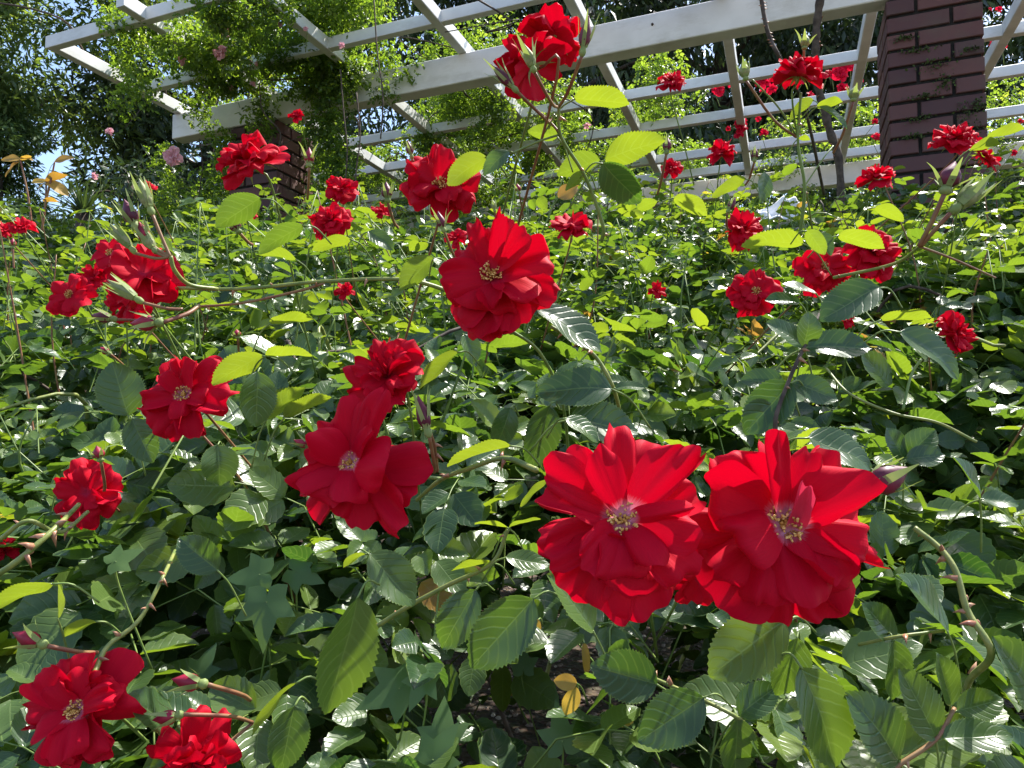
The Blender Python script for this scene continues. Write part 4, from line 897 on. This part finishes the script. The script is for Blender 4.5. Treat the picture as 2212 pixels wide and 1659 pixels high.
# bx, by, tx, ty, depth, width ratio, tilt, tone, tip depth change
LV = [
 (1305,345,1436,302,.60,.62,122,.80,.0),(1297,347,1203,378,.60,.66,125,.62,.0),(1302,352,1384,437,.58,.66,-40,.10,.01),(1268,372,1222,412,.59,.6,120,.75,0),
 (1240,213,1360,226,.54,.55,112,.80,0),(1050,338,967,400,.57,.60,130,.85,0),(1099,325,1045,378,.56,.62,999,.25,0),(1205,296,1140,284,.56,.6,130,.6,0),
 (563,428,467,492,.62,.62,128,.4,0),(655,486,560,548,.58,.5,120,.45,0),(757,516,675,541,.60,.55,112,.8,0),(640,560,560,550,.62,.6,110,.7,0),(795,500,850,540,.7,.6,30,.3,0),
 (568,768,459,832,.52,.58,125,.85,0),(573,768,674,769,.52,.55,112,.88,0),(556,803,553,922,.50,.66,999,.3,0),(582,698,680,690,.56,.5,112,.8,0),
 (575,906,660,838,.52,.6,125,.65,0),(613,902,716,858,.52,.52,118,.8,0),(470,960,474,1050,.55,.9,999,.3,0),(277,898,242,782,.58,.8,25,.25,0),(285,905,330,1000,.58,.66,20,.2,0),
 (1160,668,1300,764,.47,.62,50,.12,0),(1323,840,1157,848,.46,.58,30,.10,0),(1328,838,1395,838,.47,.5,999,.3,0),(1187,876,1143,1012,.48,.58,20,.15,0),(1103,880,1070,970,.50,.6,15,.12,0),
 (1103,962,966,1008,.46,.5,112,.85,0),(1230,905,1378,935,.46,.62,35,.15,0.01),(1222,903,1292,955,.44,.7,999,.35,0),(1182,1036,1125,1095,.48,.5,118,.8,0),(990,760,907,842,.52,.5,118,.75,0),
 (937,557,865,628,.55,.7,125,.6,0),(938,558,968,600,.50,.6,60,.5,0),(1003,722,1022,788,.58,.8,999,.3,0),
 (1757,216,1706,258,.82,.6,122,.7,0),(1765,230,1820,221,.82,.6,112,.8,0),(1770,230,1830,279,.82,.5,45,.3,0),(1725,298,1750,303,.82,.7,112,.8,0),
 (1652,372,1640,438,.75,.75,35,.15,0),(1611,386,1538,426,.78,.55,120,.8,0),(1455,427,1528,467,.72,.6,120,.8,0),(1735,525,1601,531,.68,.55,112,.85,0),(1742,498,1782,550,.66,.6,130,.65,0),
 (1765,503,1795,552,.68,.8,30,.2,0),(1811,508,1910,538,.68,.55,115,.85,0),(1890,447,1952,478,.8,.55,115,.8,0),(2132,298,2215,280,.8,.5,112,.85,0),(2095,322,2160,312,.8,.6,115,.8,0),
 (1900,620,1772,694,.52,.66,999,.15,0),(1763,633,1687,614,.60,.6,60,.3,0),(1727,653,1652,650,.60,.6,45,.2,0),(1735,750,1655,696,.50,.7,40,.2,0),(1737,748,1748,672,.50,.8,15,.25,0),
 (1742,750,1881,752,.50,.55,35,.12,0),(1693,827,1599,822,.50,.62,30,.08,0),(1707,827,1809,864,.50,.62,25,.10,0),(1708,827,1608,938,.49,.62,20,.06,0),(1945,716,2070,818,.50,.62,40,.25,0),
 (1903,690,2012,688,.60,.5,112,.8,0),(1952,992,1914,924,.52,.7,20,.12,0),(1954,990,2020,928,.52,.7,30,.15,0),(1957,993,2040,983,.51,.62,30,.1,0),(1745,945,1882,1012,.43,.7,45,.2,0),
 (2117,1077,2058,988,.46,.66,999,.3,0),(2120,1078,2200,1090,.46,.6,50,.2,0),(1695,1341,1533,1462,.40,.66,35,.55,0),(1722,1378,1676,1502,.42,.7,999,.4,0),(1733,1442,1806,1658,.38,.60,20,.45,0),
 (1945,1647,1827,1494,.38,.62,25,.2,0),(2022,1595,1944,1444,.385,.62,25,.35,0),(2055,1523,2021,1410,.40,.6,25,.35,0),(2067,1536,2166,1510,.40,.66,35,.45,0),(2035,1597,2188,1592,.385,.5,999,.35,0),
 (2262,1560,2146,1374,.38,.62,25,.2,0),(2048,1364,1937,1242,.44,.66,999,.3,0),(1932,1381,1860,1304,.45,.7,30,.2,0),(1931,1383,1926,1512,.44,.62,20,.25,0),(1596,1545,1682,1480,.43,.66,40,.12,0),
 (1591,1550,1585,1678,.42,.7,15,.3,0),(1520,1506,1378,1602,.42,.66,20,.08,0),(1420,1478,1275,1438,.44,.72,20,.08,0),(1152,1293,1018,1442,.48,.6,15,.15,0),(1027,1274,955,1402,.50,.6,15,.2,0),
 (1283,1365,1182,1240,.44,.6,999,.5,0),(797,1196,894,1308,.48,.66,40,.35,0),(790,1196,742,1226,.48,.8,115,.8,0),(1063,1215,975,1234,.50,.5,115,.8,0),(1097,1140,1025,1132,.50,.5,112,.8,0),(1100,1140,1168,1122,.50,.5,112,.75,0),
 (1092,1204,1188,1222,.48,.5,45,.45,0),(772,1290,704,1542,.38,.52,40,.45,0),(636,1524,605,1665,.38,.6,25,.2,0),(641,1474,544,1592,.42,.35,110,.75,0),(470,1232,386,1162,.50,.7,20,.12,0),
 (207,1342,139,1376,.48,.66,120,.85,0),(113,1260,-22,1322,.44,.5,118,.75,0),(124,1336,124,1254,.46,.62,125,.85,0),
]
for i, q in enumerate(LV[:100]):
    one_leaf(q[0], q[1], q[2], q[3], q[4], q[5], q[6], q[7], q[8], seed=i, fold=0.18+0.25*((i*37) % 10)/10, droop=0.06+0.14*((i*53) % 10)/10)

# ------------------------------------------------------------------ ivy and fallen leaves low in front
def ivy_leaf(x, y, spx, d, ang, seed, parent, tone=0.5, tilt=(0.0, 0.5)):
    rr = random.Random(seed); c = at(x, y, d); s = spx/F*d
    ax = [(0, 1.0), (18, .62), (38, .42), (62, .72), (80, .50), (100, .40), (128, .52), (150, .42), (172, .30), (180, .12)]
    ring = [(r_, a) for a, r_ in ax]+[(r_, -a) for a, r_ in ax[-2:0:-1]]
    n_ = cam_axis(rr.uniform(-.25, .25)+tilt[0], tilt[1]+rr.uniform(-.15, .15), 0.85); Mx = frame(n_)
    V = [(0, 0, 0)]; UV = [(0.1, 0.5)]
    for ringi, sc in enumerate((0.5, 1.0)):
        for r_, a in ring:
            an = math.radians(a+ang); q = r_*sc*rr.uniform(0.97, 1.03)
            V.append((q*math.cos(an), q*math.sin(an), -0.10*q*q+0.05*math.sin(math.radians(a)*3)*q)); UV.append((0.1+0.8*sc*r_, 0.5+0.45*math.sin(math.radians(a))*sc))
    n2 = len(ring); Fc = [(0, 1+k, 1+(k+1) % n2) for k in range(n2)]+[(1+k, 1+n2+k, 1+n2+(k+1) % n2, 1+(k+1) % n2) for k in range(n2)]
    m = MB(); m.add([c+Mx@(Vector(v)*s) for v in V], Fc, UV, tone)
    o = c+Mx@Vector((-0.1*s*math.cos(math.radians(ang)), -0.1*s*math.sin(math.radians(ang)), 0))
    m.tube(spline([c, o+Vector((0, 0.01, -0.02)), o+Vector((rr.uniform(-.02, .02), 0.03, -0.09))], 4), 0.0008, 5, 1)
    m.build('leaf', [M['ivy'], M['stem']], parent)
ivy = empty('ivy', at(900, 1500, 0.62), 'matt grey green lobed ivy growing low through the hedge near the bare soil', 'ivy')
for i, (x, y, s, d, a, tn) in enumerate([(862, 1486, 100, .52, 200, .4), (915, 1468, 72, .50, 250, .5), (575, 1300, 105, .56, 275, .3), (560, 1240, 85, .58, 190, .5), (955, 1600, 95, .50, 100, .6), (935, 1640, 90, .48, 60, .6), (1215, 1600, 85, .52, 95, .5), (250, 1212, 60, .55, 30, .95), (430, 1455, 70, .6, 80, .3), (1130, 1440, 55, .7, 90, .2), (640, 1235, 70, .6, 340, .5), (700, 1400, 55, .62, 300, .4)]):
    ivy_leaf(x, y, s, d, a, 600+i, ivy, tn)
def lone_leaf(bx, by, tx, ty, d, w, tau, label, seed, tone=0.5, grp='withered yellow leaves'):
    o = one_leaf(bx, by, tx, ty, d, w, tau, tone, 0, 0.2, 0.15, seed, 'withered_leaf', None, 'yellow')
    o.parent = None; o.matrix_parent_inverse = Matrix.Identity(4)
    o['label'] = label; o['category'] = 'leaf'; o['group'] = grp
lone_leaf(1246, 1476, 1196, 1470, .50, .7, 20, 'curled yellow leaf hanging over the dark soil gap, upper one of a pair', 1, .3)
lone_leaf(1242, 1482, 1222, 1545, .50, .6, 10, 'withered tan leaf hanging over the dark soil gap, lower one of a pair', 2, .8)
lone_leaf(1316, 1538, 1368, 1560, .52, .7, 20, 'yellow leaf under the large dark leaf at the bottom, right of the soil gap', 3, .5)
lone_leaf(1163, 1338, 1140, 1385, .58, .6, 10, 'yellow leaf between two dark leaves below the left front rose', 4, .5)
lone_leaf(1262, 1388, 1268, 1460, .54, .25, 10, 'thin rolled yellow leaf hanging right of the dark soil gap', 5, .4)
lone_leaf(1725, 1596, 1680, 1640, .47, .8, 15, 'round yellow leaf behind the large green leaves at the bottom right', 6, .6)
lone_leaf(1150, 1500, 1086, 1488, .9, .45, 40, 'dry brown leaf lying in the shade of the soil gap', 7, .0)

# ------------------------------------------------------------------ climbing roses on the pergola
TPL_S = [leaf_tpl(3, 2, 0, 0.15, 0.3, 0, 0.62, seed=3), leaf_tpl(3, 2, 0, 0.0, 0.4, 0, 0.7, seed=4)]
def blob(n, c, r, dr=(1, 1, 1)):
    """points in an ellipsoid given in pergola coordinates (t, u, z)"""
    q = nrm(rng.normal(0, 1, (n, 3)))*(rng.random((n, 1))**0.45)
    q = q*np.array(r)+np.array(c)
    return np.array(tuple(P0))[None]+q[:, :1]*np.array(tuple(EB))+q[:, 1:2]*np.array(tuple(EU))+np.stack([np.zeros(n), np.zeros(n), q[:, 2]+EYE], 1)
def climber_mass(name, parent, blobs, size, lum, mat='climb', droop=0.5):
    Ps = np.concatenate([blob(n_, c, r) for n_, c, r in blobs]); k = len(Ps)
    az = rng.uniform(0, 6.283, k)
    Rd = nrm(np.stack([np.cos(az), np.sin(az), rng.normal(-droop, 0.35, k)], 1)); Nn = nrm(np.stack([rng.normal(0, .5, k), rng.normal(0, .5, k), np.full(k, 0.8)], 1))
    a = make_compounds(Ps, Rd, Nn, size*rng.uniform(0.6, 1.3, k), np.clip(rng.normal(lum, 0.22, k), 0, 1), 5, 0.3)
    o = scatter(name, TPL_S, split(*a, 2), M[mat], parent); o['kind'] = 'stuff'; return o
pk = empty('climbing_rose', pg(3.3, 0.2, -EYE), 'pale pink climbing rose sprawling over the left half of the white pergola and hanging down', 'climbing rose')
B = []
for k in range(30):                       # mat of growth lying over the lattice
    u = R.uniform(-0.95, 2.7); t = R.uniform(2.15 if u < 0.2 else 1.9, 3.75)
    B.append((520, (t, u, R.uniform(2.0, 2.2)), (R.uniform(.22, .40), R.uniform(.22, .40), R.uniform(.08, .2))))
for k in range(16):
    t = R.uniform(1.0, 2.3); u = R.uniform(0.9, 2.9); B.append((330, (t, u, R.uniform(2.0, 2.12)), (R.uniform(.15, .35), R.uniform(.2, .4), .10)))
for k in range(30):                       # far side hanging down
    t = R.uniform(0.7, 4.1); B.append((330, (t, R.uniform(2.75, 3.3), R.uniform(1.1, 1.9)), (R.uniform(.2, .35), .18, R.uniform(.2, .4))))
for k in range(22):
    B.append((150, (R.uniform(2.5, 3.4), R.uniform(-0.95, 0.0), R.uniform(1.80, 1.98)), (R.uniform(.08, .2), R.uniform(.08, .2), R.uniform(.05, .1))))
for k in range(16):
    B.append((150, (R.uniform(1.3, 3.3), R.uniform(0.4, 2.4), R.uniform(1.7, 1.95)), (R.uniform(.1, .2), R.uniform(.1, .25), R.uniform(.05, .12))))
for k in range(12):                       # curtain in front of the main beam
    z = 1.95-0.085*k; B.append((110+int(30*R.random()), (2.60+R.uniform(-.05, .05)-0.006*k, -0.12, z), (0.17-0.005*k, .07, .08)))
for t0, u0, z0, z1, n_ in ((3.05, -.1, 1.9, 1.55, 5), (3.45, -.05, 1.85, 1.25, 7), (3.72, 0.35, 1.9, 0.9, 10), (3.95, .6, 1.85, 1.2, 6), (2.9, .3, 1.9, 1.35, 6), (2.25, -.05, 1.95, 1.75, 3), (3.3, -.75, 1.95, 1.6, 4), (3.62, -.5, 1.95, 1.7, 3), (3.95, .1, 1.7, 1.0, 8), (4.25, .4, 1.6, .9, 8), (2.85, -.5, 2.0, 1.8, 3), (2.0, .5, 1.9, 1.6, 4), (1.6, 1.2, 1.9, 1.5, 4)):
    for k in range(n_): B.append((60, (t0+R.gauss(0, .04), u0+R.gauss(0, .04), z0+(z1-z0)*k/max(1, n_-1)), (.10, .09, .09)))
for k in range(18): B.append((230, (R.uniform(3.0, 4.5), R.uniform(0.8, 2.2), R.uniform(0.7, 1.5)), (.25, .25, .22)))
climber_mass('foliage', pk, B, 0.021, 0.36)
for k in range(26):
    t = R.uniform(1.6, 4.0); u = R.uniform(-0.9, 2.7); m = MB()
    pts = [pg(t, u, 2.0)]
    for j in range(5):
        t += R.uniform(-.35, .35); u += R.uniform(-.3, .3); pts.append(pg(t, u, 1.98+R.uniform(-.06, .15)-(0.12*j if k % 3 == 0 else 0)))
    P = spline(pts, 5); m.tube(P, list(np.linspace(.006, .002, len(P))), 5); m.build('cane', M['woody'], pk)
for (x0, y0, x1, y1, d) in ((807, -10, 822, 300, 3.3), (735, 150, 745, 400, 3.5), (430, 300, 428, 440, 4.2), (560, 180, 600, 330, 3.8), (770, 200, 765, 430, 3.45)):
    m = MB(); P = spline([at(x0, y0, d), at(x0+8, y0*.6+y1*.4, d), at(x1+5, y0*.3+y1*.7, d), at(x1, y1, d)], 6); m.tube(P, 0.0035, 5); m.build('cane', M['woody'], pk)
for z0 in (0,):
    for k in range(4):
        m = MB(); b = pg(3.62+0.05*k, 0.1+0.06*k, -EYE); P = spline([b, b+Vector((R.uniform(-.1, .1), -.05, .8)), b+Vector((R.uniform(-.1, .1), 0, 1.7)), pg(3.3-k*.2, .1, 2.05)], 6)
        m.tube(P, list(np.linspace(.013, .006, len(P))), 6); m.build('cane', M['woody'], pk)

def small_rose(x, y, dpx, d, axis, label, seed, mat, grp, nm, cat='rose'):
    rr = random.Random(seed); c = at(x, y, d); D = dpx/F*d; Mx = frame(cam_axis(*axis))
    t = empty(nm, c, label, cat, grp); m = MB()
    for (an, L_, W_, el, curl, cup, ruf, fo, roll, z) in petals_for('tiny' if dpx < 30 else 'double', rr, D):
        V, Fc, UV = petal_grid(L_, W_, el, curl, cup, ruf, fo, roll, rr, 5, 5); ca, sa = math.cos(an), math.sin(an)
        put(m, [(ca*p[0]-sa*p[1], sa*p[0]+ca*p[1], p[2]+z) for p in V], Fc, UV, Mx, c)
    m.build('corolla', M[mat], t)
    s = MB(); b = c-Mx.col[2]*0.08*D; P = spline([b, b-Mx.col[2]*0.5*D, b+Vector((rr.uniform(-.05, .05), 0.06, -0.08))], 4); s.tube(P, 0.0018, 5); s.build('stem', M['stem'], t)
PG = 'pink roses on the pergola climber'
PINK = [(372, 338, 40, 3.9, 'largest pale pink rose, hanging alone below the left end of the main beam'), (476, 113, 32, 3.5, 'pink rose over the second rafter from the left, largest in the canopy'),
 (487, 67, 24, 3.4, 'pale pink rose above the largest one in the canopy'), (430, 8, 26, 3.3, 'pink rose touching the top edge of the photo at left'), (393, 130, 22, 3.7, 'pink rose left of the largest one in the canopy'),
 (237, 284, 18, 4.2, 'whitish pink rose against dark foliage, highest one left of the beam end'), (205, 380, 18, 4.3, 'whitish pink rose farthest left, above the spiky plant'),
 (1268, 272, 16, 4.6, 'small pink rose right of the rafter behind the beam cluster'), (1192, 252, 20, 4.5, 'small pink rose just below the beam cluster'),
 (546, 181, 13, 3.9, ''), (540, 134, 12, 3.7, ''), (512, 60, 12, 3.5, ''), (557, 138, 14, 3.8, ''), (499, 190, 12, 3.9, ''), (605, 52, 13, 3.4, ''), (738, 98, 14, 3.3, ''), (425, 430, 13, 4.2, ''), (968, 300, 11, 5.3, ''), (660, 62, 12, 3.4, '')]
for i, (x, y, s_, d, lb) in enumerate(PINK):
    small_rose(x, y, s_*1.1, d, (R.uniform(-.5, .5), R.uniform(-.4, .4), .8), lb or 'tiny pale pink rosebud sized bloom scattered among the climber leaves', 700+i, 'pink', PG, 'pink_rose')

rc = empty('climbing_rose', pg(-0.4, 2.9, -EYE), 'crimson climbing rose covering the far side of the pergola around the right brick pillar', 'climbing rose')
B = []
for k in range(34): B.append((150, (R.uniform(-0.5, 1.05), R.uniform(2.2, 3.3), R.uniform(0.6, 1.75)), (R.uniform(.15, .3), .2, R.uniform(.12, .25))))
for k in range(34): B.append((160, (R.uniform(-3.0, -0.7), R.uniform(1.6, 3.0), R.uniform(0.6, 2.5)), (R.uniform(.2, .35), .25, R.uniform(.15, .3))))
for k in range(10): B.append((110, (R.uniform(0.6, 1.4), R.uniform(1.9, 2.7), R.uniform(0.7, 1.15)), (.2, .2, .15)))
for k in range(6): B.append((90, (R.uniform(-0.3, 0.5), R.uniform(2.3, 2.8), R.uniform(1.9, 2.25)), (.2, .2, .12)))
B = [(int(n_*1.7), c_, r_) for n_, c_, r_ in B]
climber_mass('foliage', rc, B, 0.021, 0.5)
m = MB(); P = spline([at(1778, -40, 2.75), at(1766, 40, 2.78), at(1762, 110, 2.8), at(1768, 190, 2.85), at(1790, 275, 2.88), at(1815, 380, 2.9), at(1820, 700, 2.95)], 8)
m.tube(P, [0.015+0.002*math.sin(i*1.7) for i in range(len(P))], 8)
for k in range(16):
    i = R.randrange(2, len(P)-2); thorn(m, P[i]+Vector((R.choice([-.014, .014]), -.004, 0)), Vector((R.uniform(-1, 1), -.3, .1)).normalized(), 0.014)
m.build('cane', [M['woody'], M['thorn']], rc)
m = MB(); P = spline([at(1642, -30, 1.6), at(1648, 20, 1.6), at(1662, 80, 1.6), at(1692, 140, 1.62), at(1740, 240, 1.9), at(1780, 420, 2.2)], 8); m.tube(P, 0.0045, 6)
for k in range(20):
    i = R.randrange(2, 26); thorn(m, P[i], Vector((R.choice([-1, 1]), -.3, .1)).normalized(), 0.011)
m.build('cane', [M['woody'], M['thorn']], rc)
for k in range(8):
    m = MB(); t = R.uniform(-1.5, 1.0); b = pg(t, 2.8, -EYE); P = spline([b, b+Vector((R.uniform(-.2, .2), 0, .9)), b+Vector((R.uniform(-.3, .3), 0, 1.8)), b+Vector((R.uniform(-.4, .4), 0, 2.5))], 6); m.tube(P, .008, 5); m.build('cane', M['woody'], rc)
m = MB(); P = spline([at(1700, 170, 0.95), at(1722, 60, 1.0), at(1765, -20, 1.05)], 6)
CG = 'crimson roses of the far climber'
CRIM = [(1553, 193, 28, 4.6, 'crimson far rose, single, just left of the thin middle rafter'), (1585, 172, 30, 4.6, 'crimson far rose above and right of the single one by the thin middle rafter'), (1648, 176, 34, 4.5, 'crimson far rose touching the left side of the tall stemmed rose'),
 (1668, 192, 24, 4.6, ''), (1601, 270, 30, 4.6, 'crimson far rose by the thin middle rafter, above the flat topped small rose'), (1596, 292, 22, 4.6, ''), (1638, 256, 14, 4.7, ''), (1651, 287, 20, 4.6, ''), (1573, 278, 12, 4.7, ''),
 (1836, 136, 38, 4.5, 'crimson rose at the top of the far clump left of the brick pillar'), (1815, 158, 38, 4.5, 'crimson rose in the middle of the far clump left of the brick pillar'), (1850, 150, 30, 4.6, ''), (1822, 192, 30, 4.5, 'crimson rose at the bottom of the far clump left of the brick pillar'), (1858, 173, 18, 4.6, ''), (1794, 160, 24, 4.6, ''), (1786, 136, 20, 4.6, ''),
 (1752, 206, 20, 4.5, ''), (2153, 95, 30, 4.2, 'largest crimson rose right of the brick pillar, above a purlin'), (2158, 20, 14, 4.2, ''), (1896, 296, 24, 4.4, ''), (1890, 262, 14, 4.4, ''), (2128, 72, 18, 4.2, ''), (2200, 36, 12, 4.2, ''), (2166, 100, 16, 4.2, ''), (2140, 20, 10, 4.2, ''), (2205, 262, 14, 4.2, ''), (1880, 120, 12, 4.6, ''), (1728, 175, 22, 4.6, ''), (2190, 330, 14, 4.1, '')]
for i, (x, y, s_, d, lb) in enumerate(CRIM):
    small_rose(x, y, s_*1.1, d, (R.uniform(-.5, .5), R.uniform(-.1, .6), .8), lb or 'small crimson rose lost in the bright leaves of the far climber', 800+i, 'crimson', CG, 'crimson_rose')

# ------------------------------------------------------------------ trees and shrubs beyond
TPL_T = [leaf_tpl(2, 2, 0, 0.2, 0.3, 0, 0.34, seed=1), leaf_tpl(2, 2, 0, 0.0, 0.2, 0, 0.28, seed=2)]
def tree(X, Y, z0, z1, r, n, label, mat='tree', leaf=0.11, droop=0.7, lum=0.4, seed=0, clumps=70, cat='tree', grp='trees beyond the pergola', name='evergreen_tree', tr=0.16, spread=0.34):
    rr = np.random.default_rng(seed); pr = random.Random(seed)
    t = empty(name, (X, Y, 0), label, cat, grp)
    m = MB(); H = z1
    pts = spline([(X, Y, -0.05), (X+pr.uniform(-.1, .1), Y, H*.35), (X+pr.uniform(-.2, .2), Y, H*.7), (X, Y, H*0.96)], 6); m.tube(pts, list(np.linspace(tr, 0.03, len(pts))), 8)
    C = []
    for k in range(clumps):
        a = pr.uniform(0, 6.283); f = pr.uniform(0.02, 1); z = z0+(z1-z0)*f
        rad = r*(math.sin(math.pi*(0.12+0.80*f))**0.7)*math.sqrt(pr.uniform(0.12, 1.0))
        c = np.array([X+rad*math.cos(a), Y+rad*math.sin(a), z]); C.append(c)
        if k % 2 == 0:
            s_ = Vector((X, Y, max(0.3, z-0.35*rad))); P = spline([s_, s_*0.5+Vector(c)*0.5+Vector((0, 0, .1)), Vector(c)], 4); m.tube(P, list(np.linspace(tr*.3, .008, len(P))), 5)
    m.build('trunk', M['bark'], t)
    C = np.array(C); ci = rr.integers(0, clumps, n); sc = spread*r*rr.uniform(0.6, 1.3, clumps)[ci]
    dlt = nrm(rr.normal(0, 1, (n, 3)))*(rr.random((n, 1))**0.5)*sc[:, None]*np.array([1, 1, 0.62])
    P = C[ci]+dlt
    D = nrm(dlt*0.8/np.maximum(sc[:, None], .01)+rr.normal(0, .5, (n, 3))-np.array([0, 0, droop])); Nn = rr.normal(0, .6, (n, 3))+np.array([0, 0, .8])
    # each clump has its own tone, as sprays of different age do
    rn = np.clip(lum+rr.normal(0, .16, clumps)[ci]+rr.normal(0, .14, n), 0, 1)
    scatter('crown', TPL_T, split(P, D, Nn, leaf*rr.uniform(.6, 1.4, n), rn, 2), M[mat], t)
tree(-5.6, 7.6, 0.4, 4.4, 0.72, 38000, 'pale green soft needled conifer at the far left edge', 'conifer', 0.07, 0.2, 0.6, 1, 80, name='conifer')
tree(-4.3, 9.8, 0.9, 8.0, 1.45, 44000, 'dark evergreen behind the left end of the pergola, beside a gap of sky', 'tree', 0.12, 0.5, 0.4, 2, 75)
tree(-5.9, 8.0, 4.05, 7.4, 2.0, 46000, 'brownish green tree overhanging the top left corner', 'shrub', 0.10, 0.3, 0.25, 3, 60, name='broadleaf_tree')
tree(-2.2, 9.5, 0.6, 7.6, 1.8, 44000, 'dark evergreen behind the pink climbing rose', 'tree', 0.12, 0.6, 0.4, 4, 70)
tree(0.4, 9.0, 0.5, 7.6, 1.9, 44000, 'dark drooping evergreen behind the main beam, left of the red rose cluster', 'tree', 0.13, 0.9, 0.35, 5, 80)
tree(2.7, 9.6, 0.5, 8.0, 1.9, 44000, 'dark drooping evergreen between the beam cluster and the thin middle rafter', 'tree', 0.13, 0.9, 0.35, 6, 80)
tree(5.1, 9.2, 0.5, 8.0, 1.8, 38000, 'dark evergreen just left of the right brick pillar', 'tree', 0.13, 0.8, 0.35, 7, 75)
tree(7.6, 9.6, 0.5, 8.0, 1.9, 34000, 'dark evergreen beyond the right edge of the brick pillar', 'tree', 0.13, 0.8, 0.4, 8, 70)
tree(1.5, 13.0, 0.5, 10.5, 2.6, 22000, 'tall dark tree farthest back behind the middle of the lattice', 'tree', 0.17, 0.6, 0.3, 9, 70)
for i, (X, Y, h, r, lb) in enumerate([(-3.5, 6.6, 3.0, .8, 'dark bushy shrub left of the left brick pillar'), (-4.75, 7.6, 2.75, .55, 'sunlit pale green shrub behind the spiky plant'), (-2.2, 6.8, 3.4, .9, 'dark shrub behind the left brick pillar'), (-0.6, 6.9, 3.3, .9, 'shrub under the far side of the pergola, left of the middle rose'), (1.0, 7.0, 3.3, .9, 'shrub under the far side of the pergola, right of the middle rose'), (2.7, 7.0, 3.3, .9, 'shrub behind the crimson climber'), (4.4, 7.0, 3.4, .9, 'shrub behind the right brick pillar'), (-6.0, 7.2, 1.9, .8, 'dark low shrub at the far left edge')]):
    tree(X, Y, 0.15, h, r, 9000, lb, 'shrub' if i in (1, 3, 4) else 'tree', 0.07, 0.2, 0.5, 30+i, 40, 'shrub', 'shrubs beyond the pergola', 'shrub', 0.04, 0.4)

# spiky plant
sp = empty('spiky_plant', (-2.95, 5.05, 0), 'spiky plant with a fan of stiff narrow dark leaves above the hedge at left', 'plant')
c = at(180, 462, 5.0)
for k in range(64):
    a = R.uniform(0, 6.283); el = R.uniform(0.0, 1.35); ln = R.uniform(.24, .34); d = Vector((math.cos(a)*math.cos(el), math.sin(a)*math.cos(el), math.sin(el)))
    s_ = d.cross(UZ).normalized()*0.008; V = []
    for i in range(6):
        u = i/5; p = c+d*ln*u+Vector((0, 0, -0.05*u*u)); w = (0.5+1.0*math.sin(math.pi*min(1, u+.15)))*(1-u*0.85)
        V += [p-s_*w, p+Vector((0, 0, -0.003)), p+s_*w]
    m = MB(); m.add(V, [(i*3+j, i*3+j+1, i*3+j+4, i*3+j+3) for i in range(5) for j in (0, 1)], [(0.5, 0.5)]*18, R.random()); m.build('leaf', M['tree'], sp)
m = MB(); m.tube([(c.x, c.y, 0), (c.x+.02, c.y, c.z*.5), (c.x, c.y, c.z)], [.05, .045, .05], 8); m.build('trunk', M['bark'], sp)

# orange leaved shoots at the left edge
osh = empty('orange_leaved_shoot', at(70, 480, 1.9), 'shoot with whorls of yellow orange leaves in front of the far left conifer', 'shoot')
for i, (bx, by, tx, ty) in enumerate([(44, 345, 3, 346), (44, 346, 68, 338), (42, 350, 12, 382), (46, 340, 72, 348), (100, 392, 68, 394), (98, 392, 146, 378), (100, 393, 148, 424), (96, 395, 82, 412), (118, 350, 160, 342), (92, 434, 128, 436)]):
    one_leaf(bx, by, tx, ty, 1.9, .5, [30, 110, 45, 60][i % 4], [.2, .6, .0][i % 3], 0, .3, .2, i, 'leaf', osh, 'yellow')
for pts in ([(70, 500, 1.9), (60, 420, 1.9), (44, 346, 1.9)], [(90, 500, 1.9), (98, 440, 1.9), (100, 392, 1.9)], [(100, 430, 1.9), (112, 380, 1.9), (118, 350, 1.9)]):
    cane_obj(pts, .003, .002, 'redstem', 0, 1, 'stem', osh)

# crumpled white cloth just behind the hedge
m = MB(); cc = at(1700, 448, 3.05); gx, gy = 26, 16; V = []
for j in range(gy+1):
    for i in range(gx+1):
        a = i/gx-.5; b_ = j/gy-.5
        z = 0.03*math.sin(a*9+b_*5)+0.012*math.sin(a*17-b_*11+1)-0.2*a*a
        V.append(cc+CX*(a*0.22*(1-.3*b_))+CU*(b_*0.09+0.02*math.sin(a*6)+z*.4)-CT*(b_*0.10-z*0.8))
m.add(V, [(j*(gx+1)+i, j*(gx+1)+i+1, (j+1)*(gx+1)+i+1, (j+1)*(gx+1)+i) for j in range(gy) for i in range(gx)])
cl = m.build('cloth', M['cloth']); cl['label'] = 'crumpled sunlit white cloth glimpsed between leaves left of the right brick pillar'; cl['category'] = 'cloth'
sm = cl.modifiers.new('thick', 'SOLIDIFY'); sm.thickness = 0.003
lone_leaf(1206, 428, 1248, 404, 1.0, .8, 20, 'dark brown curled dead leaf behind the lime leaves above the middle rose', 8, .0)
